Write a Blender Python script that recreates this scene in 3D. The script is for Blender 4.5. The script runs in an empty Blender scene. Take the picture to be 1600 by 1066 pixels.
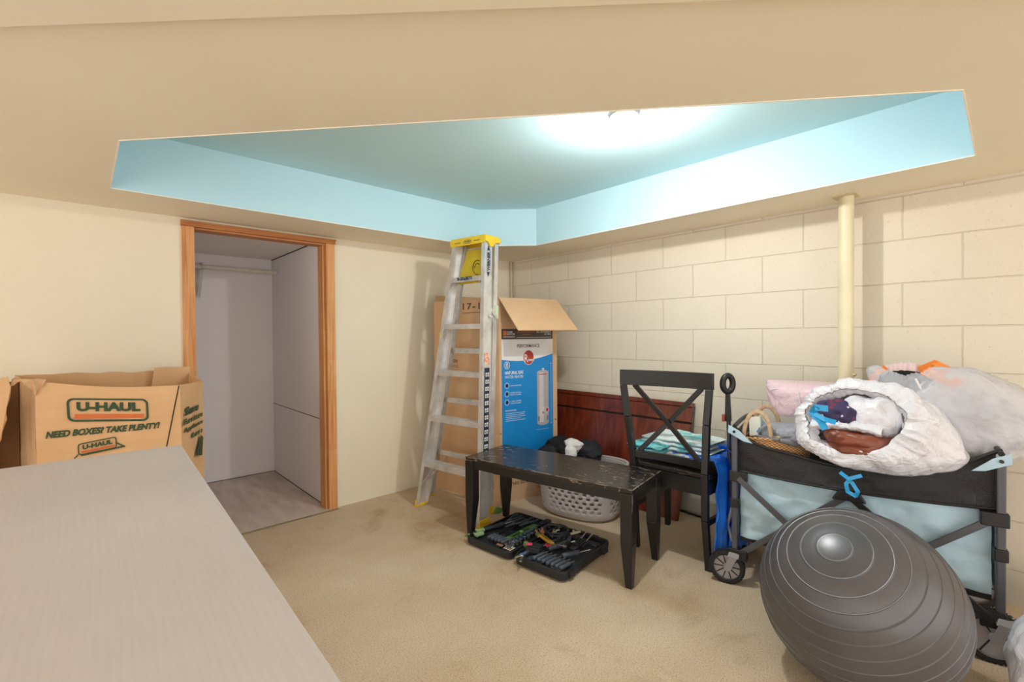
import bpy, bmesh, math, random
from mathutils import Vector, Matrix, noise, geometry
R = math.radians
scene = bpy.context.scene
col = scene.collection

# ---------------------------------------------------------------- camera
CAM_Z = 1.1347
cd = bpy.data.cameras.new('camera')
cam = bpy.data.objects.new('camera', cd)
col.objects.link(cam)
cd.sensor_width = 36.0
cd.lens = 727.7 / 1600 * 36.0
cd.clip_start = 0.02
cd.clip_end = 60
_yaw, _pit, _rol = R(42.7207), R(-0.7368), R(-0.4658)
_F = Vector((math.sin(_yaw) * math.cos(_pit), math.cos(_yaw) * math.cos(_pit), math.sin(_pit)))
_Rt = Vector((math.cos(_yaw), -math.sin(_yaw), 0))
_U = _Rt.cross(_F)
_R2 = _Rt * math.cos(_rol) + _U * math.sin(_rol)
_U2 = -_Rt * math.sin(_rol) + _U * math.cos(_rol)
mw = Matrix((_R2, _U2, -_F)).transposed().to_4x4()
mw.translation = Vector((0, 0, CAM_Z))
cam.matrix_world = mw
scene.camera = cam

# ---------------------------------------------------------------- light that comes in from the open side behind the camera
world = bpy.data.worlds.new('world')
scene.world = world
world.use_nodes = True
bg = world.node_tree.nodes['Background']
bg.inputs[0].default_value = (1.0, 0.96, 0.91, 1)
bg.inputs[1].default_value = 2.45
BULB = 1180.0
REAR_W = 9.0

scene.view_settings.view_transform = 'Standard'
scene.view_settings.look = 'None'
scene.view_settings.gamma = 1.0
scene.view_settings.use_curve_mapping = False
scene.view_settings.exposure = 0.0

# ---------------------------------------------------------------- helpers
def lin(c):
    def f(v):
        v /= 255.0
        return v / 12.92 if v <= 0.04045 else ((v + 0.055) / 1.055) ** 2.4
    return (f(c[0]), f(c[1]), f(c[2]), 1.0)

class NT:
    """small node-tree writer"""
    def __init__(self, name):
        self.m = bpy.data.materials.new(name)
        self.m.use_nodes = True
        self.t = self.m.node_tree
        self.b = self.t.nodes['Principled BSDF']
        self.out = self.t.nodes['Material Output']
    def n(self, typ, **kw):
        nd = self.t.nodes.new(typ)
        for k, v in kw.items():
            setattr(nd, k, v)
        return nd
    def l(self, a, b):
        self.t.links.new(a, b)
    def coord(self, scale=(1, 1, 1), kind='Object'):
        tc = self.n('ShaderNodeTexCoord')
        mp = self.n('ShaderNodeMapping')
        mp.inputs['Scale'].default_value = scale
        self.l(tc.outputs[kind], mp.inputs['Vector'])
        return mp.outputs[0]
    def noise(self, vec, scale, detail=4, rough=0.55, dist=0.0):
        nd = self.n('ShaderNodeTexNoise')
        nd.inputs['Scale'].default_value = scale
        nd.inputs['Detail'].default_value = detail
        nd.inputs['Roughness'].default_value = rough
        nd.inputs['Distortion'].default_value = dist
        self.l(vec, nd.inputs['Vector'])
        return nd.outputs['Fac']
    def ramp(self, fac, stops):
        nd = self.n('ShaderNodeValToRGB')
        el = nd.color_ramp.elements
        while len(el) < len(stops):
            el.new(0.5)
        for e, (p, c) in zip(el, stops):
            e.position = p
            e.color = c if len(c) == 4 else lin(c)
        self.l(fac, nd.inputs[0])
        return nd.outputs[0]
    def mix(self, fac, a, b, mode='MIX'):
        nd = self.n('ShaderNodeMix', data_type='RGBA', blend_type=mode)
        for sock, v in ((nd.inputs[0], fac), (nd.inputs[6], a), (nd.inputs[7], b)):
            if hasattr(v, 'links') or isinstance(v, bpy.types.NodeSocket):
                self.l(v, sock)
            else:
                sock.default_value = v if isinstance(v, (int, float)) else (v if len(v) == 4 else lin(v))
        return nd.outputs[2]
    def math(self, op, a, b=None, clamp=False):
        nd = self.n('ShaderNodeMath', operation=op, use_clamp=clamp)
        for i, v in enumerate((a, b)):
            if v is None:
                continue
            if isinstance(v, (int, float)):
                nd.inputs[i].default_value = v
            else:
                self.l(v, nd.inputs[i])
        return nd.outputs[0]
    def bump(self, h, strength=0.3, dist=0.01, normal=None):
        nd = self.n('ShaderNodeBump')
        nd.inputs['Strength'].default_value = strength
        nd.inputs['Distance'].default_value = dist
        self.l(h, nd.inputs['Height'])
        if normal is not None:
            self.l(normal, nd.inputs['Normal'])
        self.l(nd.outputs[0], self.b.inputs['Normal'])
        return nd.outputs[0]
    def color(self, v):
        if isinstance(v, bpy.types.NodeSocket):
            self.l(v, self.b.inputs['Base Color'])
        else:
            self.b.inputs['Base Color'].default_value = lin(v)

def mat(name, c, rough=0.6, metal=0.0, c2=None, scale=8, stretch=(1, 1, 1), lo=0.35, hi=0.7,
        bump=0.0, bscale=60, bdist=0.003, spec=0.5, alpha=1.0, trans=0.0, coat=0.0):
    N = NT(name)
    N.b.inputs['Roughness'].default_value = rough
    N.b.inputs['Metallic'].default_value = metal
    N.b.inputs['Specular IOR Level'].default_value = spec
    N.b.inputs['Coat Weight'].default_value = coat
    N.b.inputs['Alpha'].default_value = alpha
    N.b.inputs['Transmission Weight'].default_value = trans
    v = N.coord(stretch)
    if c2 is not None:
        N.color(N.ramp(N.noise(v, scale, 5), [(lo, c), (hi, c2)]))
    else:
        N.color(N.ramp(N.noise(v, scale, 3), [(0.3, c), (0.8, tuple(x * 0.94 for x in c))]))
    if bump:
        N.bump(N.noise(v, bscale, 4), bump, bdist)
    return N.m

class MB:
    """collects geometry and links it as one mesh object"""
    def __init__(self):
        self.v, self.f, self.mi = [], [], []
        self.cur = 0
    def add(self, vs, fs, M=None):
        o = len(self.v)
        for p in vs:
            p = Vector(p)
            self.v.append(M @ p if M is not None else p)
        for f in fs:
            self.f.append([i + o for i in f])
            self.mi.append(self.cur)
    def box(self, x0, x1, y0, y1, z0, z1, M=None):
        vs = [(x, y, z) for z in (z0, z1) for y in (y0, y1) for x in (x0, x1)]
        self.add(vs, [(0, 2, 3, 1), (4, 5, 7, 6), (0, 1, 5, 4), (2, 6, 7, 3), (0, 4, 6, 2), (1, 3, 7, 5)], M)
    def hexa(self, bottom, top):
        vs = list(bottom) + list(top)
        self.add(vs, [(3, 2, 1, 0), (4, 5, 6, 7), (0, 1, 5, 4), (1, 2, 6, 5), (2, 3, 7, 6), (3, 0, 4, 7)])
    def bar(self, p, q, w, h, side=None, w2=None, h2=None):
        """rectangular bar from p to q; w along 'side', h across"""
        p, q = Vector(p), Vector(q)
        d = (q - p).normalized()
        s = Vector(side) if side is not None else (Vector((0, 0, 1)).cross(d) if abs(d.z) < 0.95 else Vector((1, 0, 0)))
        s = (s - d * s.dot(d)).normalized()
        t = d.cross(s)
        w2, h2 = w2 or w, h2 or h
        B = [p + s * a * w / 2 + t * b * h / 2 for a, b in ((-1, -1), (1, -1), (1, 1), (-1, 1))]
        T = [q + s * a * w2 / 2 + t * b * h2 / 2 for a, b in ((-1, -1), (1, -1), (1, 1), (-1, 1))]
        self.hexa(B, T)
    def tube(self, pts, r, seg=10, closed=False, flat=1.0, caps=True):
        pts = [Vector(p) for p in pts]
        n = len(pts)
        rs = r if isinstance(r, (list, tuple)) else [r] * n
        o = len(self.v)
        prev = None
        for i, p in enumerate(pts):
            a = pts[(i - 1) % n] if (i > 0 or closed) else pts[0]
            b = pts[(i + 1) % n] if (i < n - 1 or closed) else pts[-1]
            d = (b - a).normalized()
            if prev is None:
                s = d.cross(Vector((0, 0, 1)))
                if s.length < 0.1:
                    s = d.cross(Vector((1, 0, 0)))
                s.normalize()
            else:
                s = (prev - d * prev.dot(d)).normalized()
            prev = s
            t = d.cross(s)
            for k in range(seg):
                an = 2 * math.pi * k / seg
                self.v.append(p + s * math.cos(an) * rs[i] + t * math.sin(an) * rs[i] * flat)
        m = n if closed else n - 1
        for i in range(m):
            for k in range(seg):
                a, b = o + i * seg, o + ((i + 1) % n) * seg
                self.f.append([a + k, a + (k + 1) % seg, b + (k + 1) % seg, b + k]); self.mi.append(self.cur)
        if not closed and caps:
            self.f.append([o + k for k in range(seg)][::-1]); self.mi.append(self.cur)
            self.f.append([o + (n - 1) * seg + k for k in range(seg)]); self.mi.append(self.cur)
    def lathe(self, prof, seg=32, M=None, sx=1.0, sy=1.0, cap0=True, cap1=True):
        vs, fs = [], []
        for r, z in prof:
            for k in range(seg):
                a = 2 * math.pi * k / seg
                vs.append((r * math.cos(a) * sx, r * math.sin(a) * sy, z))
        for i in range(len(prof) - 1):
            for k in range(seg):
                fs.append((i * seg + k, i * seg + (k + 1) % seg, (i + 1) * seg + (k + 1) % seg, (i + 1) * seg + k))
        if cap0: fs.append(tuple(range(seg))[::-1])
        if cap1: fs.append(tuple((len(prof) - 1) * seg + k for k in range(seg)))
        self.add(vs, fs, M)
    def prism(self, poly, z0, z1, M=None):
        n = len(poly)
        vs = [(x, y, z0) for x, y in poly] + [(x, y, z1) for x, y in poly]
        fs = [tuple(range(n))[::-1], tuple(range(n, 2 * n))]
        fs += [(i, (i + 1) % n, n + (i + 1) % n, n + i) for i in range(n)]
        self.add(vs, fs, M)
    def grid(self, fn, nu, nv, closed_u=False, flip=False):
        o = len(self.v)
        for j in range(nv + 1):
            for i in range(nu if closed_u else nu + 1):
                self.v.append(Vector(fn(i / nu, j / nv)))
        w = nu if closed_u else nu + 1
        for j in range(nv):
            for i in range(nu):
                a, b = o + j * w + i, o + j * w + (i + 1) % w
                q = [a, b, b + w, a + w]
                self.f.append(q[::-1] if flip else q); self.mi.append(self.cur)
    def strip(self, pts, nrm, w, th=0.0012):
        """flat ribbon"""
        pts = [Vector(p) for p in pts]
        for i in range(len(pts) - 1):
            d = (pts[i + 1] - pts[i]).normalized()
            self.bar(pts[i] - d * w * .2, pts[i + 1] + d * w * .2, w, th, side=d.cross(Vector(nrm)))
    def build(self, name, m, parent=None, smooth=False, ang=40, bevel=0.0, solid=0.0, world=True, sub=0):
        me = bpy.data.meshes.new(name)
        vs = self.v
        if parent is not None and world and '_t' in parent:
            Mi = PINV[parent.name]
            vs = [Mi @ p for p in vs]
        me.from_pydata([tuple(p) for p in vs], [], self.f)
        ms = m if isinstance(m, (list, tuple)) else [m]
        for x in ms:
            me.materials.append(x)
        if len(ms) > 1:
            me.polygons.foreach_set('material_index', self.mi)
        if smooth:
            me.polygons.foreach_set('use_smooth', [True] * len(me.polygons))
            me.set_sharp_from_angle(angle=R(ang))
        me.update()
        o = bpy.data.objects.new(name, me)
        col.objects.link(o)
        if parent is not None:
            o.parent = parent
        if solid:
            s = o.modifiers.new('thickness', 'SOLIDIFY'); s.thickness = solid; s.offset = 0
        if sub:
            s = o.modifiers.new('smooth', 'SUBSURF'); s.levels = sub; s.render_levels = sub
        if bevel:
            b = o.modifiers.new('bevel', 'BEVEL'); b.width = bevel; b.segments = 2; b.limit_method = 'ANGLE'
        return o

PINV = {}
def thing(name, label, cat, loc=(0, 0, 0), rotz=0.0, group=None, kind=None):
    o = bpy.data.objects.new(name, None)
    col.objects.link(o)
    o.empty_display_size = 0.05
    o.location = loc
    o.rotation_euler = (0, 0, rotz)
    M = Matrix.Translation(Vector(loc)) @ Matrix.Rotation(rotz, 4, 'Z')
    PINV[o.name] = M.inverted()
    o['_t'] = 1
    if label: o['label'] = label
    if cat: o['category'] = cat
    if group: o['group'] = group
    if kind: o['kind'] = kind
    return o
def tag(o, label, cat, group=None):
    o['label'] = label; o['category'] = cat
    if group: o['group'] = group
    return o
def structure(o):
    o['kind'] = 'structure'
    return o

_fonts = {}
def text_geo(s, bold=0.0, shear=0.0, spacing=1.0):
    cu = bpy.data.curves.new('t', 'FONT')
    cu.body = s
    cu.size = 1.0
    cu.offset = bold
    cu.shear = shear
    cu.space_character = spacing
    cu.resolution_u = 3
    ob = bpy.data.objects.new('t', cu)
    col.objects.link(ob)
    dg = bpy.context.evaluated_depsgraph_get()
    me = bpy.data.meshes.new_from_object(ob.evaluated_get(dg))
    vs = [v.co.copy() for v in me.vertices]
    fs = [list(p.vertices) for p in me.polygons]
    bpy.data.objects.remove(ob)
    bpy.data.curves.remove(cu)
    bpy.data.meshes.remove(me)
    return vs, fs
def put_text(mb, s, O, U, V, w, h=None, bold=0.0, shear=0.0, spacing=1.0):
    """fit string s in a w x h box whose lower-left corner is O (U right, V up)"""
    vs, fs = text_geo(s, bold, shear, spacing)
    x0 = min(v.x for v in vs); x1 = max(v.x for v in vs)
    y0 = min(v.y for v in vs); y1 = max(v.y for v in vs)
    O, U, V = Vector(O), Vector(U).normalized(), Vector(V).normalized()
    sx = w / (x1 - x0)
    sy = sx if h is None else h / (y1 - y0)
    mb.add([O + U * (v.x - x0) * sx + V * (v.y - y0) * sy for v in vs], fs)

def fr(p, octv=4, s=1.0):
    return noise.fractal(Vector(p) * s, 0.7, 2.1, octv)
def ridge(p, s=1.0, seed=0.0):
    p = Vector(p) * s + Vector((seed, seed * 1.7, -seed))
    a = 1.0 - abs(noise.noise(p)) * 2.4
    b = 1.0 - abs(noise.noise(p * 2.13 + Vector((5, 3, 1)))) * 2.4
    return a * 0.65 + b * 0.35
# ================================================================ materials of the shell
def mat_block():
    N = NT('painted_block_wall')
    tc = N.n('ShaderNodeTexCoord')
    sp = N.n('ShaderNodeSeparateXYZ'); N.l(tc.outputs['Object'], sp.inputs[0])
    cb = N.n('ShaderNodeCombineXYZ')
    nz = N.noise(tc.outputs['Object'], 9, 3)
    wob = N.math('MULTIPLY', N.math('SUBTRACT', nz, 0.5), 0.006)
    N.l(N.math('ADD', N.math('ADD', sp.outputs[1], -2.3945 + 0.4064 * 10), wob), cb.inputs[0])
    N.l(N.math('ADD', N.math('ADD', sp.outputs[2], -0.1427 + 0.2032 * 10), wob), cb.inputs[1])
    br = N.n('ShaderNodeTexBrick')
    br.offset = 0.5; br.offset_frequency = 2; br.squash = 1.0
    br.inputs['Scale'].default_value = 1.0
    br.inputs['Mortar Size'].default_value = 0.0035
    br.inputs['Mortar Smooth'].default_value = 0.6
    br.inputs['Brick Width'].default_value = 0.4064
    br.inputs['Row Height'].default_value = 0.2032
    N.l(cb.outputs[0], br.inputs['Vector'])
    v = tc.outputs['Object']
    base = N.ramp(N.noise(v, 2.3, 5), [(0.3, (224, 214, 197)), (0.7, (218, 208, 190))])
    pit = N.ramp(N.noise(v, 95, 3, 0.7), [(0.26, (0.72, 0.66, 0.55, 1)), (0.36, (1, 1, 1, 1))])
    c = N.mix(1.0, base, pit, 'MULTIPLY')
    c = N.mix(N.math('MULTIPLY', br.outputs['Fac'], 0.35), c, (196, 180, 148))
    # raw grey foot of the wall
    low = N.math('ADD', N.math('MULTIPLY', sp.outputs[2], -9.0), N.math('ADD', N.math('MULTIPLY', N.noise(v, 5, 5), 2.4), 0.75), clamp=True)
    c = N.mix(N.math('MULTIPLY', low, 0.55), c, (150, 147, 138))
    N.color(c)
    N.b.inputs['Roughness'].default_value = 0.75
    N.b.inputs['Specular IOR Level'].default_value = 0.25
    h = N.math('ADD', N.math('MULTIPLY', br.outputs['Fac'], -1.0), N.math('MULTIPLY', N.noise(v, 160, 4, 0.7), 0.35))
    N.bump(h, 0.75, 0.004)
    return N.m

def mat_plaster(name, c, c2, b=0.08):
    N = NT(name)
    v = N.coord()
    base = N.ramp(N.noise(v, 1.6, 5, 0.6), [(0.35, c), (0.7, c2)])
    sp = N.ramp(N.noise(v, 130, 2, 0.7), [(0.22, (0.86, 0.82, 0.74, 1)), (0.30, (1, 1, 1, 1))])
    N.color(N.mix(1.0, base, sp, 'MULTIPLY'))
    N.b.inputs['Roughness'].default_value = 0.7
    N.b.inputs['Specular IOR Level'].default_value = 0.2
    N.bump(N.noise(v, 22, 5), b, 0.004)
    return N.m

def mat_floor():
    N = NT('worn_beige_floor')
    v = N.coord()
    a = N.ramp(N.noise(v, 1.5, 6, 0.6), [(0.30, (190, 162, 128)), (0.46, (216, 194, 166)), (0.72, (228, 211, 186))])
    st = N.ramp(N.noise(v, 3.1, 7, 0.65, 0.8), [(0.28, (0.72, 0.66, 0.58, 1)), (0.42, (1, 1, 1, 1))])
    c = N.mix(0.75, a, st, 'MULTIPLY')
    sp = N.ramp(N.noise(v, 170, 3, 0.75), [(0.36, (0.60, 0.52, 0.38, 1)), (0.50, (1, 1, 1, 1))])
    c = N.mix(0.75, c, sp, 'MULTIPLY')
    wh = N.ramp(N.noise(v, 4.2, 6, 0.7, 1.5), [(0.66, (0, 0, 0, 1)), (0.80, (1, 1, 1, 1))])
    c = N.mix(N.math('MULTIPLY', wh, 0.35), c, (232, 224, 206))
    # small dark spills and flecks
    spt = N.ramp(N.noise(N.coord((1, 1.6, 1)), 7.5, 3, .5, .5), [(0.735, (0, 0, 0, 1)), (0.765, (1, 1, 1, 1))])
    c = N.mix(N.math('MULTIPLY', spt, .55), c, (140, 104, 72))
    N.color(c)
    N.b.inputs['Roughness'].default_value = 0.85
    N.b.inputs['Specular IOR Level'].default_value = 0.15
    N.bump(N.noise(v, 110, 5, 0.75), 0.9, 0.006)
    return N.m

def mat_pine():
    N = NT('bare_pine')
    v = N.coord((26, 26, 1.0))
    g = N.noise(v, 1.6, 5, 0.55, 1.2)
    c = N.ramp(g, [(0.30, (180, 112, 58)), (0.48, (214, 152, 92)), (0.7, (230, 176, 120))])
    # finger jointed lengths of slightly different wood
    tc = N.n('ShaderNodeTexCoord')
    sp = N.n('ShaderNodeSeparateXYZ'); N.l(tc.outputs['Object'], sp.inputs[0])
    fl = N.math('FLOOR', N.math('MULTIPLY', sp.outputs[2], 5.1))
    wn = N.n('ShaderNodeTexWhiteNoise', noise_dimensions='1D'); N.l(fl, wn.inputs['W'])
    c = N.mix(N.math('MULTIPLY', wn.outputs[0], 0.35), c, (190, 118, 66))
    N.color(c)
    N.b.inputs['Roughness'].default_value = 0.55
    N.bump(g, 0.15, 0.002)
    return N.m

M_BLOCK = mat_block()
M_WALL = mat_plaster('cream_wall_paint', (234, 224, 203), (229, 219, 197))
M_SOFFIT = mat_plaster('tan_ceiling_paint', (238, 228, 205), (234, 223, 200), 0.12)
M_BLUE = mat_plaster('light_blue_paint', (194, 226, 236), (189, 222, 232), 0.05)
M_BLUE2 = mat_plaster('aqua_ceiling_paint', (192, 228, 236), (197, 231, 238), 0.08)
M_BEAD = mat('corner_bead_white', (244, 240, 226), 0.6)
M_FLOOR = mat_floor()
M_PINE = mat_pine()
M_CLOSET = mat_plaster('closet_grey_board', (244, 238, 238), (240, 234, 234))
M_CLOSETC = mat_plaster('closet_ceiling_board', (240, 234, 230), (235, 229, 225))
M_DARKGAP = mat('dark_gap', (58, 50, 42), 0.9)
M_CFLOOR = mat('closet_sheet_floor', (218, 202, 192), 0.6, c2=(190, 172, 160), scale=3.0, stretch=(6, 1.2, 1), lo=0.42, hi=0.78)

XR, YB, ZC, ZT = 2.819, 3.054, 1.783, 2.047
# floor
b = MB(); b.box(-2.4, 2.96, -2.2, 3.13, -0.12, 0.0)
structure(b.build('floor', M_FLOOR))
# right wall of painted block
b = MB(); b.box(XR, 2.97, -2.2, 3.2, -0.12, 2.2)
structure(b.build('wall_right', M_BLOCK))
# back wall with the closet opening
b = MB()
b.box(-2.4, 0.402, YB, YB + .10, -0.1, 2.2)
b.box(1.226, XR, YB, YB + .10, -0.1, 2.2)
b.box(0.402, 1.226, YB, YB + .10, 1.768, 2.2)
structure(b.build('wall_back', M_WALL))
# corner pipe chase line
# ceiling: low soffit with the raised blue tray
hole = [(0.100, 2.652), (2.133, 2.652), (2.428, 2.360), (2.428, 0.104), (1.745, 0.100), (0.100, 1.997)]
outer = [(-2.4, -2.2), (2.95, -2.2), (2.95, 3.10), (-2.4, 3.10)]
b = MB()
tris = geometry.tessellate_polygon([[Vector((x, y, 0)) for x, y in outer], [Vector((x, y, 0)) for x, y in hole]])
allp = outer + hole
b.cur = 0
b.add([(x, y, ZC) for x, y in allp], [tuple(t) for t in tris])
# sides
n = len(hole)
b.cur = 1
vs = [(x, y, ZC) for x, y in hole] + [(x, y, ZT) for x, y in hole]
b.add(vs, [(i, (i + 1) % n, n + (i + 1) % n, n + i) for i in range(n)])
b.cur = 2
b.add([(x, y, ZT) for x, y in hole], [tuple(range(n))])
b.cur = 0
b.box(-2.4, 2.95, -2.2, 3.10, ZT + .005, ZT + .05)
structure(b.build('ceiling', [M_SOFFIT, M_BLUE, M_BLUE2]))
b = MB()
for i in range(n):
    p, q = hole[i], hole[(i + 1) % n]
    b.bar((p[0], p[1], ZC), (q[0], q[1], ZC), .004, .004)
structure(b.build('trim_1', M_BEAD))
# dropped strip of ceiling that runs diagonally over the camera
b = MB()
b.prism([(-1.60, 2.874), (-2.4, 2.9), (-2.4, -2.2), (2.9, -2.2), (2.9, -1.626)], ZC - .022, ZC + .002)
structure(b.build('trim_2', M_SOFFIT))

# closet
CX0, CX1, CY1 = 0.10, 1.18, 4.25
def shell_part(nm, m, *boxes):
    b = MB()
    for q in boxes: b.box(*q)
    structure(b.build(nm, m))
shell_part('wall_closet_back', M_CLOSET, (CX0 - .05, CX1 + .05, CY1, CY1 + .05, -.05, ZC))
shell_part('wall_closet_right', M_CLOSET, (CX1, CX1 + .046, YB + .10, CY1, -.05, ZC))
shell_part('wall_closet_left', M_CLOSET, (CX0 - .05, CX0, YB + .10, CY1, -.05, ZC))
shell_part('ceiling_closet', M_CLOSETC, (CX0, CX1, YB + .10, CY1, ZC - .003, ZC + .03))
shell_part('trim_4', M_DARKGAP, (CX1 - .002, CX1 + .001, YB + .10, CY1, .575, .579))
shell_part('trim_5', M_DARKGAP, (CX1 - .004, CX1 + .001, YB + .10, CY1, 0, .006))
shell_part('trim_6', M_DARKGAP, (CX1 - .002, CX1 + .001, YB + .10, CY1, ZC - .010, ZC - .004))
shell_part('trim_7', M_DARKGAP, (CX0, CX1, CY1 - .003, CY1, 0, .007))
b = MB(); b.box(CX0, CX1, YB - .02, CY1, -.05, .003)
structure(b.build('floor_closet', M_CFLOOR))
b = MB(); b.box(.402, 1.226, YB - .045, YB - .02, -.05, .0015)
structure(b.build('trim_3', mat('dusty_threshold', (160, 144, 112), .85, c2=(134, 118, 90), scale=14)))

# door frame of bare pine
dr = thing('door_1', None, None, (.814, YB, 0), kind='structure')
b = MB(); b.box(.402, .458, YB - .018, YB + .10, 0, 1.738)
b.build('left_jamb', M_PINE, dr, bevel=.002)
b = MB(); b.box(1.172, 1.226, YB - .018, YB + .10, 0, 1.738); b.box(1.158, 1.172, YB + .012, YB + .10, 0, 1.735)
b.build('right_jamb', M_PINE, dr, bevel=.002)
b = MB(); b.box(.398, 1.232, YB - .022, YB + .10, 1.738, 1.762); b.box(.396, 1.234, YB - .030, YB - .012, 1.758, 1.767)
b.box(.458, 1.172, YB + .0, YB + .09, 1.728, 1.738)
b.build('header', mat('pine_header', (196, 132, 76), .55, c2=(168, 100, 50), scale=2.0, stretch=(2, 20, 30)), dr, bevel=.002)
# closet rod with its bracket
M_RODW = mat('rod_white_paint', (222, 216, 204), .45)
rod = thing('closet_rod', 'white painted closet rod across the closet below its ceiling', 'rod', (.64, 4.10, 1.66))
b = MB(); b.tube([(.115, 4.10, 1.66), (1.174, 4.10, 1.66)], .016, 16)
b.build('rod', M_RODW, rod, smooth=True)
b = MB()
b.bar((.66, 4.248, 1.70), (.66, 4.248, 1.44), .026, .004, side=(1, 0, 0))
b.bar((.66, 4.10, 1.69), (.66, 4.248, 1.69), .024, .005, side=(1, 0, 0))
b.bar((.66, 4.10, 1.645), (.66, 4.243, 1.455), .022, .010, side=(1, 0, 0))
b.tube([(.66, 4.10 + .021 * math.cos(a), 1.66 + .021 * math.sin(a)) for a in [math.pi * (.1 + k / 10 * 1.3) + math.pi for k in range(11)]], .005, 6)
b.tube([(.66, 4.10, 1.69), (.66, 4.085, 1.675), (.66, 4.079, 1.66)], .004, 6)
b.build('bracket', mat('bracket_white', (214, 212, 210), .4), rod, bevel=.001)

# post by the right wall
pp = thing('steel_post', 'cream painted round steel post in front of block wall', 'post', (2.677, .551, 0))
b = MB(); b.tube([(2.677, .551, 0), (2.677, .551, ZC)], .0315, 28)
b.build('post', mat('post_cream_paint', (228, 216, 182), .42), pp, smooth=True)
b = MB(); b.box(2.635, 2.719, .505, .60, ZC - .006, ZC); b.build('top_plate', mat('post_plate', (206, 190, 152), .5), pp)
M_BOLT = mat('painted_bolt', (200, 184, 142), .35, metal=.3)
for (dx, dy, z) in ((-.004, -.0325, .934), (-.030, -.006, .885)):
    b = MB()
    d = Vector((dx, dy, 0)).normalized()
    b.tube([Vector((2.677, .551, z)) + d * .028, Vector((2.677, .551, z)) + d * .040], [.009, .007], 8)
    b.build('bolt', M_BOLT, pp, smooth=True)
# thin pipe in the room corner
b = MB(); b.tube([(2.795, 3.03, .0), (2.795, 3.03, ZC)], .010, 12)
tag(b.build('corner_pipe', mat('pipe_paint', (206, 190, 150), .5), smooth=True), 'thin painted pipe running up the room corner behind the carton', 'pipe')

# ceiling bulb
lf = thing('ceiling_light', 'bare glowing bulb in a white porcelain holder on blue tray ceiling', 'light', (1.66, 1.104, ZT))
M_PORC = mat('porcelain', (236, 232, 214), .3)
b = MB(); b.lathe([(.064, 0), (.064, -.006), (.058, -.012)], 40, Matrix.Translation((1.66, 1.104, ZT)))
b.build('mounting_ring', mat('ring_grey', (120, 122, 118), .4, metal=.5), lf, smooth=True)
b = MB(); b.lathe([(.058, -.003), (.057, -.014), (.046, -.024), (.026, -.030), (.024, -.042), (.019, -.042)], 40, Matrix.Translation((1.66, 1.104, ZT)))
b.build('lamp_holder', M_PORC, lf, smooth=True, ang=60)
def bulb_mat(nm, k):
    N = NT(nm)
    N.b.inputs['Emission Color'].default_value = (1, .965, .93, 1)
    N.b.inputs['Emission Strength'].default_value = BULB * k
    N.b.inputs['Base Color'].default_value = (1, 1, 1, 1)
    return N.m
MB_ = Matrix.Translation((1.66, 1.104, ZT))
b = MB(); b.lathe([(.013, -.040), (.014, -.052), (.020, -.066), (.0275, -.080), (.030, -.092)], 32, MB_, cap1=False)
b.cur = 1
b.lathe([(.030, -.092), (.0293, -.101), (.026, -.111), (.019, -.119), (.010, -.1237), (.001, -.125)], 32, MB_, cap0=False)
b.build('bulb', [bulb_mat('bulb_neck_glow', .12), bulb_mat('bulb_dome_glow', 1.0)], lf, smooth=True, ang=80)
# ================================================================ furniture and large things
M_BLACK = mat('worn_black_paint', (19, 18, 18), .36, c2=(27, 25, 24), scale=6, bump=.12, bscale=40, spec=.5)
# scratched top: black with pale nicks and rubbed patches
def mat_worn_top():
    N = NT('scratched_black_top')
    v = N.coord()
    a = N.ramp(N.noise(v, 5, 6, .65), [(.35, (24, 22, 21)), (.7, (40, 36, 34))])
    s = N.ramp(N.noise(N.coord((1, .35, 1)), 38, 6, .75, .8), [(.575, (0, 0, 0, 1)), (.615, (1, 1, 1, 1))])
    m = N.ramp(N.noise(v, 3.2, 2), [(.42, (.25, .25, .25, 1)), (.60, (1, 1, 1, 1))])
    N.color(N.mix(N.math('MULTIPLY', s, m), a, (176, 162, 148)))
    N.b.inputs['Roughness'].default_value = .24
    N.b.inputs['Specular IOR Level'].default_value = .65
    N.bump(N.noise(v, 60, 4), .08, .002)
    return N.m
M_WORN = mat_worn_top()
M_EDGE = mat('rubbed_bare_edge', (150, 132, 112), .6, c2=(40, 36, 32), scale=30, lo=.42, hi=.58)

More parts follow.
